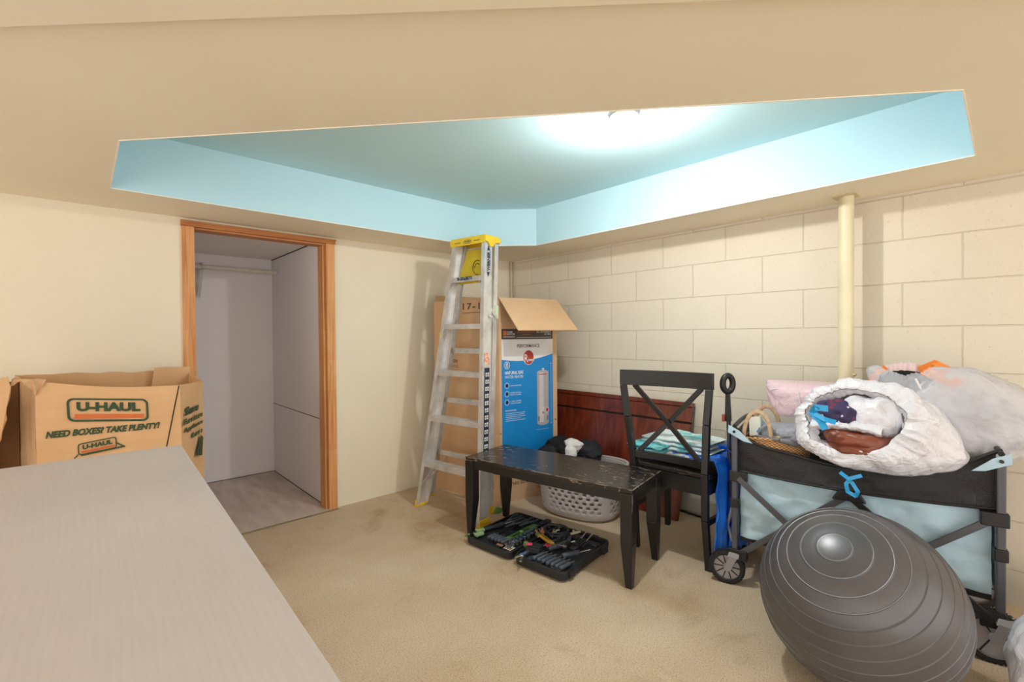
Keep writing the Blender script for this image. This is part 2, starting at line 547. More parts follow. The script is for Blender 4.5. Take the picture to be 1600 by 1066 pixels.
# grey painted table
def mat_table():
    N = NT('grey_washed_plywood')
    v = N.coord((1, 1, 1))
    w = N.n('ShaderNodeTexWave', wave_type='RINGS', rings_direction='SPHERICAL')
    mp = N.coord((5.0, .9, 1))
    N.l(mp, w.inputs['Vector'])
    w.inputs['Scale'].default_value = 6.5; w.inputs['Distortion'].default_value = 4.0
    w.inputs['Detail'].default_value = 3; w.inputs['Detail Scale'].default_value = 1.3
    base = N.ramp(N.noise(v, 1.7, 6, .6), [(.35, (196, 191, 194)), (.7, (206, 201, 203))])
    gr = N.ramp(w.outputs['Fac'], [(0.0, (.965, .96, .955, 1)), (.5, (1, 1, 1, 1))])
    c = N.mix(.55, base, gr, 'MULTIPLY')
    fine = N.ramp(N.noise(N.coord((60, 3, 1)), 3, 4), [(.35, (.95, .94, .93, 1)), (.6, (1, 1, 1, 1))])
    c = N.mix(.4, c, fine, 'MULTIPLY')
    st = N.ramp(N.noise(N.coord((3.5, 1, 1)), 2.6, 6, .7, 1.0), [(.70, (0, 0, 0, 1)), (.80, (1, 1, 1, 1))])
    c = N.mix(N.math('MULTIPLY', st, .5), c, (146, 120, 108))
    wh = N.ramp(N.noise(N.coord((1, 2.2, 1)), 5.5, 5, .6, .6), [(.745, (0, 0, 0, 1)), (.775, (1, 1, 1, 1))])
    c = N.mix(N.math('MULTIPLY', wh, .8), c, (226, 216, 208))
    N.color(c)
    N.b.inputs['Roughness'].default_value = .48
    N.bump(w.outputs['Fac'], .06, .002)
    return N.m
t = thing('work_table', 'grey painted plywood table top filling the lower left foreground', 'table', (-.25, 1.2, 0))
b = MB()
tp = [(-.95, .40), (.200, .44), (.250, 1.984), (-.90, 2.004)]
b.prism(tp, .738, .760)
b.build('table_top', mat_table(), t, bevel=.002)
M_TLEG = mat('table_leg_grey', (150, 142, 134), .6)
b = MB(); b.box(-.88, .15, .50, .52, .66, .738); b.box(-.84, .18, 1.90, 1.92, .66, .738); b.box(.13, .15, .5, 1.92, .66, .738); b.box(-.86, -.84, .5, 1.92, .66, .738)
b.build('apron', M_TLEG, t)
for x, y in ((-.84, .52), (.13, .52), (-.84, 1.88), (.15, 1.88)):
    b = MB(); b.bar((x, y, 0), (x, y, .738), .045, .045); b.build('leg', M_TLEG, t)

# ---- bench
BA = math.atan2(.18, .984)
bx, by = 1.860, 1.667
be = thing('wooden_bench', 'scratched black wooden bench standing over an open tool case', 'bench', (bx, by, 0), BA)
L, Wd, H = .995, .372, .445            # long along local y, wide along local x
b = MB()
nseg = 14
pts = []
hx, hy = Wd / 2, L / 2
for i in range(nseg + 1):
    u = -1 + 2 * i / nseg
    pts.append((-hx - .012 * (1 - u * u) + .006, -hy + L * i / nseg))
pts += [(hx, hy), (hx, -hy)]
b.prism(pts[::-1], H - .020, H)
b.build('seat', M_WORN, be, world=False, bevel=.004)
b = MB()
for i in range(nseg):
    p, q = pts[i], pts[i + 1]
    b.bar((p[0] + .014, p[1], H - .040), (q[0] + .014, q[1], H - .040), .018, .042, side=(1, 0, 0))
b.box(hx - .030, hx - .012, -hy + .03, hy - .03, H - .062, H - .020)
b.box(-hx + .03, hx - .03, -hy + .008, -hy + .026, H - .066, H - .020)
b.box(-hx + .03, hx - .03, hy - .026, hy - .008, H - .062, H - .020)
b.build('apron', M_BLACK, be, world=False)
for sx in (-1, 1):
    for sy in (-1, 1):
        b = MB()
        w0, w1 = .056, .036
        xo, yo = sx * (hx - .001), sy * (hy - .001)
        top = [(xo, yo, H - .021), (xo - sx * w0, yo, H - .021), (xo - sx * w0, yo - sy * w0, H - .021), (xo, yo - sy * w0, H - .021)]
        mid = [(p[0], p[1], .20) for p in top]
        bot = [(xo - sx * .006, yo - sy * .006, 0), (xo - sx * w1, yo - sy * .006, 0), (xo - sx * w1, yo - sy * w1, 0), (xo - sx * .006, yo - sy * w1, 0)]
        if sx * sy < 0:
            top, mid, bot = top[::-1], mid[::-1], bot[::-1]
        b.hexa(mid, top); b.hexa(bot, mid)
        b.build('leg', M_BLACK, be, world=False, bevel=.003)
# rubbed edges
b = MB()
b.bar((-hx + .012, -hy, H + .0002), (hx - .01, -hy, H + .0002), .003, .003)
b.bar((-hx + .006, -hy, H - .02), (-hx + .006, -hy + .002, H - .10), .003, .003)
for i in range(nseg):
    p, q = pts[i], pts[i + 1]
    b.bar((p[0], p[1], H), (q[0], q[1], H), .0022, .0022)
b.build('worn_edge', M_EDGE, be, world=False)

# ---- cross-back chair
ch = thing('dining_chair', 'black cross-back wooden chair heaped with towels, set against bench end', 'chair', (2.17, 1.18, 0))
Rp = [(2.185, .993, 0), (2.150, .993, .25), (2.150, .993, .47), (2.165, .992, .70), (2.190, .990, .865)]
Lp = [(2.165, 1.372, 0), (2.135, 1.366, .25), (2.133, 1.366, .47), (2.118, 1.395, .70), (2.125, 1.425, .865)]
for P in (Rp, Lp):
    b = MB()
    for i in range(len(P) - 1):
        w0 = (.024, .032, .036, .034, .030)[i]; w1 = (.024, .032, .036, .034, .030)[i + 1]
        b.bar(P[i], P[i + 1], .030, w0, side=(-.1, 1, 0), w2=.030, h2=w1)
    b.build('back_leg', M_BLACK, ch, bevel=.003)
b = MB()
def arc(p, q, z, n=10, bow=.025):
    out = []
    for i in range(n + 1):
        u = i / n
        out.append(Vector((p[0] + (q[0] - p[0]) * u + bow * (1 - (2 * u - 1) ** 2), p[1] + (q[1] - p[1]) * u, z)))
    return out
A = arc((2.192, .972), (2.122, 1.443), .905)
def curved(b, A, w, h):
    o = len(b.v)
    for k, p in enumerate(A):
        d = (A[min(k + 1, len(A) - 1)] - A[max(k - 1, 0)]).normalized(); s = Vector((d.y, -d.x, 0)).normalized()
        for a_, c_ in ((-1, -1), (1, -1), (1, 1), (-1, 1)): b.v.append(p + s * a_ * w / 2 + Vector((0, 0, c_ * h / 2)))
    for k in range(len(A) - 1):
        for j in range(4):
            b.f.append([o + 4 * k + j, o + 4 * k + (j + 1) % 4, o + 4 * k + 4 + (j + 1) % 4, o + 4 * k + 4 + j]); b.mi.append(0)
    b.f.append([o + j for j in range(4)][::-1]); b.f.append([o + 4 * len(A) - 4 + j for j in range(4)]); b.mi += [0, 0]
curved(b, A, .022, .080)
b.build('top_rail', M_BLACK, ch, smooth=True, bevel=.002)
b = MB()
A = arc((2.154, 1.008), (2.130, 1.366), .508, bow=.02)
curved(b, A, .018, .036)
b.build('lower_back_rail', M_BLACK, ch, smooth=True)
for a, c in (((2.168, 1.030, .52), (2.150, 1.375, .868)), ((2.150, 1.345, .52), (2.192, 1.028, .868))):
    b = MB()
    m1 = Vector(a).lerp(Vector(c), .5) + Vector((.012, 0, 0))
    b.bar(a, m1, .016, .024, side=(1, 0, 0)); b.bar(m1, c, .016, .024, side=(1, 0, 0))
    b.build('cross_slat', M_BLACK, ch, bevel=.002)
b = MB()
b.prism([(2.150, .978), (2.56, .962), (2.575, .985), (2.575, 1.405), (2.555, 1.425), (2.138, 1.384)], .445, .468)
b.build('seat', M_WORN, ch, bevel=.004)
b = MB()
b.bar((2.152, 1.01, .405), (2.136, 1.35, .405), .020, .078, side=(1, 0, 0))
b.bar((2.545, .99, .405), (2.545, 1.40, .405), .018, .070, side=(1, 0, 0))
b.bar((2.16, .988, .405), (2.55, .978, .405), .018, .070, side=(0, 1, 0))
b.bar((2.15, 1.374, .405), (2.55, 1.410, .405), .018, .070, side=(0, 1, 0))
b.build('apron', M_BLACK, ch)
for y in (.985, 1.402):
    b = MB(); b.bar((2.545, y, 0), (2.545, y, .445), .026, .026, w2=.036, h2=.036); b.build('front_leg', M_BLACK, ch, bevel=.002)
for y0, y1, in ((.990, .985), (1.368, 1.400)):
    b = MB(); b.bar((2.15, y0, .235), (2.545, y1, .235), .016, .026, side=(0, 1, 0)); b.build('stretcher', M_BLACK, ch)

# ---- leaning mahogany panel
def mat_cherry():
    N = NT('cherry_veneer')
    g = N.noise(N.coord((10, 10, 1.1)), 1.5, 6, .6, 1.6)
    c = N.ramp(g, [(.28, (66, 24, 16)), (.5, (104, 40, 24)), (.72, (132, 58, 34))])
    N.color(c)
    N.b.inputs['Roughness'].default_value = .32
    N.b.inputs['Coat Weight'].default_value = .3
    return N.m
M_CH = mat_cherry()
hb = thing('headboard_panel', 'dark cherry wood headboard panel leaning on the block wall behind chair', 'headboard', (2.66, 1.9, 0))
y0, y1 = 1.385, 2.57
PB, PT = Vector((2.632, 0, 0)), Vector((2.790, 0, .700))
hd = (PT - PB).normalized(); hn = Vector((-hd.z, 0, hd.x))
def hp(y, s, o):           # s along height, o outwards from the panel
    p = PB + hd * s + hn * o; return (p.x, y, p.z)
HL = (PT - PB).length
def hbox(b, ya, yb, s0, s1, o0, o1, shift=0.0):
    b.hexa([hp(ya - shift * s0, s0, o0), hp(yb, s0, o0), hp(yb, s1, o0), hp(ya - shift * s1, s1, o0)],
           [hp(ya - shift * s0, s0, o1), hp(yb, s0, o1), hp(yb, s1, o1), hp(ya - shift * s1, s1, o1)])
b = MB(); hbox(b, y0, y1, 0.0, .585, -.010, .012, .04); b.build('board', M_CH, hb)
b = MB(); hbox(b, y0, y1, .597, .690, -.010, .018, .04); hbox(b, y0, y1, .69, HL, -.014, .026, .04); b.build('top_rail', M_CH, hb, bevel=.003)
b = MB(); hbox(b, y0, y1, .583, .599, -.010, .002, .04); b.build('groove', mat('groove_dark', (34, 12, 8), .6), hb)
# ================================================================ cartons
def mat_card(name, c, c2, flute=0):
    N = NT(name)
    v = N.coord()
    base = N.ramp(N.noise(v, 4, 5, .6), [(.3, c), (.7, c2)])
    fl = N.ramp(N.noise(N.coord((1, 1, 26)), 3.0, 4), [(.35, (.95, .94, .92, 1)), (.6, (1, 1, 1, 1))])
    N.color(N.mix(.7, base, fl, 'MULTIPLY'))
    N.b.inputs['Roughness'].default_value = .75
    N.b.inputs['Specular IOR Level'].default_value = .2
    N.bump(N.noise(N.coord((1, 1, 1)), 12, 4), .12, .004)
    return N.m
M_CARD = mat_card('kraft_cardboard', (212, 174, 136), (202, 164, 126))
M_CARD2 = mat_card('kraft_cardboard_light', (226, 184, 140), (214, 172, 128))
M_INK = mat('dark_green_ink', (52, 78, 50), .7)
M_INKO = mat('orange_ink', (216, 112, 58), .7)
M_INKB = mat('black_ink', (40, 36, 34), .7)
M_INKBR = mat('brown_ink', (96, 66, 46), .7)
M_WHITE = mat('label_white', (228, 226, 224), .45)
M_LBLUE = mat('label_blue', (18, 132, 202), .4, c2=(14, 126, 198), scale=3)
M_LBAND = mat('label_brown_band', (74, 62, 54), .45)
M_LRED = mat('label_red', (176, 52, 40), .4)
M_LGREY = mat('label_tank_grey', (176, 168, 170), .4)
M_LGREY2 = mat('label_tank_grey_light', (206, 200, 200), .4)
M_LGREYD = mat('label_tank_dark', (128, 120, 122), .4)

hbx = thing('water_heater_carton', 'tall open cardboard carton with blue water heater label behind the ladder', 'box', (2.25, 2.6, 0))
P0, P1 = Vector((2.045, 2.344, 0)), Vector((2.527, 2.261, 0))
P3 = Vector((1.928, 2.940, 0)); P2 = P1 + (P3 - P0)
HT = 1.385
T = .006
def wall_quad(b, a, c, z0, z1, th=T, nu=1):
    b.bar(Vector((a.x, a.y, (z0 + z1) / 2)), Vector((c.x, c.y, (z0 + z1) / 2)), th, z1 - z0)
for nm, a, c in (('front_panel', P0, P1), ('side_panel', P0, P3), ('side_panel', P1, P2), ('back_panel', P3, P2)):
    b = MB(); wall_quad(b, a, c, 0, HT); b.build(nm, M_CARD, hbx)
b = MB(); b.prism([(p.x, p.y) for p in (P0, P1, P2, P3)], .002, .010); b.build('bottom_panel', M_CARD, hbx)
def flap(nm, a, c, out, drop, taper=.0, m=None, lift=0.0):
    b = MB()
    e = (c - a).normalized()
    th = Vector((0, 0, T / 2))
    A, C = Vector((a.x, a.y, HT)), Vector((c.x, c.y, HT))
    o = Vector((out.x, out.y, -drop))
    q = [A, C, C + o - e * taper, A + o + e * taper]
    nn = (C - A).cross(o).normalized() * T / 2
    b.hexa([p - nn for p in q], [p + nn for p in q])
    return b.build(nm, m or M_CARD, hbx)
FU = (P1 - P0).normalized(); FN = Vector((FU.y, -FU.x, 0))
if FN.y > 0: FN = -FN
flap('flap', P0, P1, FN * .235, .222)
SU = (P3 - P0).normalized(); SN = Vector((-SU.y, SU.x, 0))
if SN.x > 0: SN = -SN
flap('flap', P1, P2, -SN * .12, .21, .015)
flap('flap', P3, P2, Vector((.02, .05, 0)), -.05, .03)
flap('flap', P0, P3, -SN * .16, .12, .02)
# front label
lb_o = P0 + FN * (T / 2 + .0006)
def lp(s, z, o=0.0):
    p = lb_o + FU * s + FN * o
    return Vector((p.x, p.y, z))
def lquad(b, s0, s1, z0, z1, o):
    b.add([lp(s0, z0, o), lp(s1, z0, o), lp(s1, z1, o), lp(s0, z1, o)], [(0, 1, 2, 3)])
def ldisc(b, s, z, rs, rz, o, n=28):
    b.add([lp(s + rs * math.cos(2 * math.pi * k / n), z + rz * math.sin(2 * math.pi * k / n), o) for k in range(n)], [tuple(range(n))])
S0, S1 = .018, .450
lab = MB(); lquad(lab, S0, S1, .22, 1.01, .0002)
LAB_M = [M_LBLUE]
b = MB()
nn = 20
for i in range(nn):                                  # white top with curved lower edge
    u0, u1 = i / nn, (i + 1) / nn
    f = lambda u: .978 - .030 * math.sin(math.pi * min(1, u * .9 + .1)) + .022 * u
    s0, s1 = S0 + (S1 - S0) * u0, S0 + (S1 - S0) * u1
    b.add([lp(s0, f(u0), .0005), lp(s1, f(u1), .0005), lp(s1, 1.106, .0005), lp(s0, 1.106, .0005)], [(0, 1, 2, 3)])
def sub(b, nm, m):
    if m not in LAB_M: LAB_M.append(m)
    lab.cur = LAB_M.index(m)
    lab.add(b.v, b.f)
sub(b, 'white_area', M_WHITE)
b = MB(); lquad(b, S0, S1, 1.104, 1.176, .0007); sub(b, 'brown_band', M_LBAND)
b = MB(); lquad(b, .032, .058, 1.132, 1.162, .0010); sub(b, 'orange_badge', M_INKO)
UZ = Vector((0, 0, 1))
b = MB()
put_text(b, 'HOME', lp(.062, 1.150, .0012), FU, UZ, .044, .010, bold=.02)
put_text(b, 'SERVICES', lp(.062, 1.136, .0012), FU, UZ, .062, .010, bold=.02)
lquad(b, .032, .125, 1.120, 1.1245, .0012)
put_text(b, 'CALL 1-800-HOMEDEPOT', lp(.305, 1.150, .0012), FU, UZ, .130, .011, bold=.02)
put_text(b, '24 HRS', lp(.375, 1.135, .0012), FU, UZ, .058, .010, bold=.02)
lquad(b, .140, .435, 1.116, 1.1185, .0012)
lquad(b, S0, S1, 1.1035, 1.1052, .0012)
# white lettering on the blue
put_text(b, 'NATURAL GAS', lp(.042, .868, .0012), FU, UZ, .150, .022, bold=.03)
put_text(b, 'WATER HEATER', lp(.042, .840, .0012), FU, UZ, .150, .020)
for z, t1, t2 in ((.788, 'START-UP IN HOURS', None), (.734, '50-GALLON TALL', 'SIZE WITH 3 TO 5 PEOPLE'), (.676, '6-YEAR LIMITED', 'TANK AND PARTS WARRANTY')):
    put_text(b, t1, lp(.085, z + (.004 if t2 else -.002), .0012), FU, UZ, .088, .008, bold=.01)
    if t2: put_text(b, t2, lp(.085, z - .010, .0012), FU, UZ, .088, .008, bold=.01)
put_text(b, 'SERVICE FEATURES', lp(.044, .618, .0012), FU, UZ, .088, .009, bold=.02)
for k, wd in enumerate((.160, .150, .160, .120, .158)):
    lquad(b, .046, .046 + wd, .602 - k * .0125, .6045 - k * .0125, .0012)
lquad(b, .431, .4325, .50, .93, .0012)
lquad(b, .30, .412, .466, .4675, .0012)
for z in (.50, .93): lquad(b, .424, .440, z, z + .002, .0012)
for zc in (.930, .792, .736, .679):
    n = 28; rs, rz, w = (.023, .026, .004) if zc > .9 else (.018, .020, .0025)
    cx = .060 if zc > .9 else .058
    vs = []
    for k in range(n):
        a = 2 * math.pi * k / n
        vs += [lp(cx + rs * math.cos(a), zc + rz * math.sin(a), .0012), lp(cx + (rs - w) * math.cos(a), zc + (rz - w) * math.sin(a), .0012)]
    b.add(vs, [(2 * k, 2 * ((k + 1) % n), 2 * ((k + 1) % n) + 1, 2 * k + 1) for k in range(n)])
fl = [(.060, .952), (.070, .934), (.068, .918), (.060, .912), (.052, .918), (.050, .932)]
b.add([lp(s, z, .0012) for s, z in fl], [tuple(range(6))])
sub(b, 'white_lettering', M_WHITE)
b = MB(); fl2 = [(.060, .938), (.065, .928), (.060, .916), (.055, .926)]; b.add([lp(s, z, .0016) for s, z in fl2], [(0, 1, 2, 3)])
for z in (.792, .736, .679): ldisc(b, .058, z, .010, .012, .0014, 12)
sub(b, 'icon_marks', M_INKB)
b = MB(); put_text(b, 'PERFORMANCE', lp(.142, 1.047, .0012), FU, UZ, .190, .024, bold=.01); sub(b, 'black_lettering', M_INKB)
b = MB(); put_text(b, 'homeservices.com', lp(.145, 1.152, .0012), FU, UZ, .145, .009, bold=.01); put_text(b, 'installation', lp(.185, 1.136, .0012), FU, UZ, .07, .008); sub(b, 'orange_lettering', M_INKO)
b = MB(); ldisc(b, .238, .979, .046, .052, .0008); sub(b, 'badge_edge', M_WHITE)
b = MB(); ldisc(b, .238, .979, .043, .049, .0010); sub(b, 'round_badge', M_LRED)
b = MB(); put_text(b, 'R', lp(.203, .945, .0014), FU, UZ, .030, .056, bold=.01); put_text(b, 'heem', lp(.234, .952, .0014), FU, UZ, .050, .022, bold=.02)
sub(b, 'badge_lettering', M_WHITE)
# printed tank
b = MB()
tk = [(.310, .512)] + [(.360 - .050 * math.cos(math.pi * k / 12), .512 - .018 * math.sin(math.pi * k / 12)) for k in range(1, 12)] + [(.410, .512), (.410, .872)] + [(.360 + .050 * math.cos(math.pi * k / 12), .872 + .012 * math.sin(math.pi * k / 12)) for k in range(1, 12)] + [(.310, .872)]
b.add([lp(s, z, .0010) for s, z in tk], [tuple(range(len(tk)))])
sub(b, 'printed_tank', M_LGREY)
b = MB(); lquad(b, .328, .366, .515, .868, .0013); lquad(b, .352, .372, .884, .898, .0013); ldisc(b, .396, .600, .018, .022, .0016, 20); lquad(b, .348, .372, .590, .625, .0016)
sub(b, 'tank_highlight', M_LGREY2)
b = MB(); lquad(b, .325, .395, .852, .858, .0018); ldisc(b, .396, .600, .011, .014, .0019, 16); sub(b, 'tank_red_mark', M_LRED)
b = MB(); lquad(b, .314, .330, .525, .560, .0016); lquad(b, .392, .406, .525, .560, .0016); lquad(b, .354, .366, .575, .590, .0018); sub(b, 'tank_vents', M_LGREYD)
lb = lab.build('printed_label', LAB_M, hbx); lb['label'] = 'blue, white and brown printed label with a water heater picture'
# print on the ladder side
sd_o = P0 + SN * (T / 2 + .0008)
SV = (P0 - P3).normalized()
def sp_(s, z, o=0.0):                                 # s measured from the far edge toward P0
    p = P3 + SN * (T / 2 + .0008 + o) + SV * s
    return Vector((p.x, p.y, z))
def squad(b, s0, s1, z0, z1, o=0.0):
    b.add([sp_(s0, z0, o), sp_(s1, z0, o), sp_(s1, z1, o), sp_(s0, z1, o)], [(0, 1, 2, 3)])
b = MB()
put_text(b, '17-1E', sp_(.29, 1.315), SV, UZ, .225, .046, bold=.02, spacing=1.2)
put_text(b, 'HOME', sp_(.085, 1.030), SV, UZ, .090, .024, bold=.02)
squad(b, .085, .235, 1.064, 1.066); squad(b, .085, .235, 1.017, 1.021)
put_text(b, 'WATER ON', sp_(.085, .940), SV, UZ, .150, .024, bold=.03)
put_text(b, 'HOME CENTER', sp_(.10, .905), SV, UZ, .14, .016)
put_text(b, 'MODEL', sp_(.16, .880), SV, UZ, .08, .010)
put_text(b, 'FRAGILE', sp_(.34, .10), SV, UZ, .22, .04, bold=.01)
squad(b, .30, .60, .195, .198)
squad(b, .285, .61, 1.290, 1.294)
b.build('carton_print', M_INKBR, hbx)
b = MB(); squad(b, .05, .225, 1.118, 1.160, .0006); o_ = b.build('yellow_sticker', mat('yellow_sticker', (226, 206, 44), .5), hbx)
b = MB(); put_text(b, '7   8', sp_(.10, 1.126, .0012), SV, UZ, .10, .022); b.build('sticker_print', M_INKB, hbx)
b = MB()
put_text(b, 'THIS SIDE UP', lp(.08, .11, .0008), FU, UZ, .20, .022, bold=.01)
for k in range(4): lquad(b, .30, .45 - k * .01, .06 + k * .025, .064 + k * .025, .0008)
lquad(b, -.002, .014, .470, .474, .0012); lquad(b, .462, .480, .520, .525, .0012)
b.build('carton_print', M_INKB, hbx)

# ---- moving box behind the table
ub = thing('moving_box', 'open torn cardboard moving box with green and orange printing behind the grey table', 'box', (.1, 2.6, 0))
ang = R(-8.0)
U1 = Vector((math.cos(ang), math.sin(ang), 0)); N1 = Vector((U1.y, -U1.x, 0))
A0 = Vector((.30, 2.38, 0))
def up(s, z, o=0.0):
    p = A0 + U1 * s + N1 * o
    return Vector((p.x, p.y, z))
def topz(s): return .936 - .098 * s - .012 * math.sin(max(0, min(1, -s / .42)) * math.pi)
rs = random.Random(5)
def sheet(b, fn, nu, nv, th=.005, nrm=None):
    """two-sided thick sheet"""
    g0 = [[Vector(fn(i / nu, j / nv)) for i in range(nu + 1)] for j in range(nv + 1)]
    off = nrm * th
    o = len(b.v)
    for g in (0, 1):
        for row in g0:
            for p in row: b.v.append(p + off * g)
    w = nu + 1; m = w * (nv + 1)
    for j in range(nv):
        for i in range(nu):
            a = o + j * w + i
            b.f.append([a, a + 1, a + 1 + w, a + w]); b.mi.append(0)
            a += m
            b.f.append([a, a + w, a + 1 + w, a + 1]); b.mi.append(0)
    edge = [j * w for j in range(nv)] 
    def wall(a, c):
        b.f.append([o + a, o + c, o + c + m, o + a + m]); b.mi.append(0)
    for i in range(nu):
        wall(i, i + 1); wall(nv * w + i + 1, nv * w + i)
    for j in range(nv):
        wall((j + 1) * w, j * w); wall(j * w + nu, (j + 1) * w + nu)
def front_fn(u, v):
    s = -.432 + .432 * u
    z = v * topz(s)
    o = .010 * fr((s * 3, z * 3, 1)) + .018 * v * math.sin(math.pi * u)
    return up(s, z, o)
def front_o(s, z):
    u = (s + .432) / .432; v = z / topz(s)
    return .010 * fr((s * 3, z * 3, 1)) + .018 * v * math.sin(math.pi * u)
b = MB(); sheet(b, front_fn, 30, 24, .005, -N1); b.build('front_panel', M_CARD2, ub, smooth=True, ang=60)
A1 = up(0, 0); A2 = Vector((.424, 2.66, 0)); A3 = Vector((.405, 2.93, 0)); A4 = Vector((-.215, 2.93, 0)); A5 = Vector((-.181, 2.62, 0)); A6 = up(-.432, 0)
def pan(nm, a, c, z0, z1, m=M_CARD2, wob=.006, tear=0.0, dz=0.0):
    b = MB()
    d = (c - a); nr = Vector((d.y, -d.x, 0)).normalized()
    def fn(u, v):
        zt = z0 + (z1 - z0) * u
        if tear and v > .999: zt += tear * noise.noise(Vector((u * 23 + z0 * 9, 3, 1)))
        p = a + d * u + nr * wob * fr((u * 3, v * 3, z0 * 7))
        return (p.x, p.y, zt * v)
    sheet(b, fn, 16, 14, .005, nr * (1 if (Vector((.1, 2.7, 0)) - a).dot(nr) > 0 else -1))
    return b.build(nm, m, ub, smooth=True, ang=60)
pan('side_panel', A1, A2, .936, .925)
pan('side_panel', A2, A3, .925, .955)
pan('back_panel', A3, A4, .962, .982, M_CARD2, .010, .012)
pan('side_panel', A4, A5, .975, .975, M_CARD2, .006, .02)
pan('side_panel', A5, A6, .970, .955, M_CARD, .006, .03)
b = MB(); b.prism([(p.x, p.y) for p in (A1, A2, A3, A4, A5, A6)], .003, .010); b.build('bottom_panel', M_CARD, ub)
# short inner flap folded down at the right rim and the torn one at the left
b = MB()
b.hexa([(.245, 2.900, .86), (.400, 2.905, .86), (.410, 2.90, .985), (.262, 2.895, .988)], [(.245, 2.906, .86), (.400, 2.911, .86), (.410, 2.906, .985), (.262, 2.901, .988)])
b.build('inner_flap', M_CARD2, ub)
def torn(nm, poly, o0, m, th=.005):
    b = MB()
    n = len(poly)
    pts = [up(s, z, o0 + .006 * math.sin(i * 2.1)) for i, (s, z) in enumerate(poly)]
    bk = [p - N1 * th for p in pts]
    b.add(pts + bk, [tuple(range(n)), tuple(range(n, 2 * n))[::-1]] + [(i, n + i, n + (i + 1) % n, (i + 1) % n) for i in range(n)])
    return b.build(nm, m, ub)
jag = lambda a, c, n, amp, sd: [(a[0] + (c[0] - a[0]) * k / n + random.Random(sd + k).uniform(-amp, amp), a[1] + (c[1] - a[1]) * k / n + random.Random(sd * 3 + k).uniform(-amp, amp)) for k in range(n)]
poly = [(-.64, .765), (-.520, .77)] + jag((-.516, .78), (-.486, .985), 9, .004, 3) + jag((-.50, 1.0), (-.62, 1.0), 6, .005, 9)
torn('torn_flap', poly, .02, M_CARD2)
poly = jag((-.492, .965), (-.47, .982), 3, .002, 1) + jag((-.465, .984), (-.432, .932), 6, .003, 4) + jag((-.432, .930), (-.405, .972), 4, .003, 6) + jag((-.40, .985), (-.505, .998), 8, .005, 12)
torn('torn_flap', poly, .012, M_CARD)
M_CARD_SHADE = mat_card('kraft_cardboard_shade_tone', (120, 84, 52), (98, 66, 40))  # darker brown paints in the shade of the slot behind the torn flap
b = MB(); b.bar((-.182, 2.615, .485), (-.36, 2.70, .485), .006, .97, side=(0, 1, 0)); b.build('slot_shade_panel', M_CARD_SHADE, ub)  # this panel and the next are added to make the slot look dark
b = MB(); b.bar((-.36, 2.50, .485), (-.36, 2.70, .485), .006, .97, side=(1, 0, 0)); b.build('slot_shade_panel', M_CARD_SHADE, ub)
b = MB(); b.add([(-.165, 2.560, .60), (-.140, 2.478, .58), (-.140, 2.478, .66), (-.150, 2.515, .70), (-.165, 2.560, .70)], [(0, 1, 2, 3, 4)])
for i, p in enumerate(b.v): b.v[i] = p + Vector((.004, -.006, 0))
b.build('green_print', M_INK, ub)

# printing on the front
def fp(s, z, o=.0012):
    return up(s, z, front_o(s, z) + .0012)
def drape(b0, o_extra=.0009):
    # pull flat lettering on to the slightly bowed board
    for i, p in enumerate(b0.v):
        rel = p - A0
        s = rel.dot(U1); z = p.z
        q = up(s, z, front_o(s, z) + .0032)
        b0.v[i] = q
def frame_pts(s0, s1, z0, z1, r, tilt, sh, n=5):
    out = []
    for cx, cz, a0 in ((s1 - r, z1 - r, 0), (s0 + r, z1 - r, 90), (s0 + r, z0 + r, 180), (s1 - r, z0 + r, 270)):
        for k in range(n + 1):
            a = R(a0 + 90 * k / n)
            s, z = cx + r * math.cos(a), cz + r * math.sin(a)
            out.append((s + sh * (z - z0), z + tilt * (s - s0)))
    return out
def logo(s0, s1, z0, z1, tilt, mbG, mbO):
    h = z1 - z0
    o = frame_pts(s0, s1, z0, z1, h * .22, tilt, -.03)
    i = frame_pts(s0 + h * .08, s1 - h * .08, z0 + h * .08, z1 - h * .08, h * .16, tilt, -.03)
    n = len(o)
    mbG.add([up(s, z) for s, z in o] + [up(s, z) for s, z in i], [(k, (k + 1) % n, n + (k + 1) % n, n + k) for k in range(n)])
    Ud = (U1 + Vector((0, 0, tilt))).normalized()
    put_text(mbG, 'U-HAUL', up(s0 + h * .28, z0 + h * .43 + tilt * h * .2), Ud, UZ, (s1 - s0) - h * .56, h * .40, bold=.055)
    a0, a1, c0, c1 = s0 + h * .22, s1 - h * .18, z0 + h * .14, z0 + h * .32
    mbO.add([up(a0, c0 + tilt * (a0 - s0)), up(a1, c0 + tilt * (a1 - s0)), up(a1, c1 + tilt * (a1 - s0)), up(a0, c1 + tilt * (a0 - s0))], [(0, 1, 2, 3)])
def densify(mbx, n=24):
    pass
G, O = MB(), MB()
logo(-.345, -.104, .822, .912, -.095, G, O)
logo(-.318, -.205, .690, .735, .13, G, O)
put_text(G, 'NEED BOXES? TAKE PLENTY!', up(-.406, .7665), U1 + Vector((0, 0, -.004)), UZ, .337, .026, bold=.05, shear=.25)
for a, c in (((-.330, .680), (-.318, .694)), ((-.205, .723), (-.180, .705)), ((-.310, .690), (-.180, .708))):
    p, q = up(*a), up(*c); d = Vector((0, 0, .003)); G.add([p - d, q - d, q + d, p + d], [(0, 1, 2, 3)])
for X in (G, O): drape(X)
G.build('green_print', M_INK, ub); O.build('orange_print', M_INKO, ub)
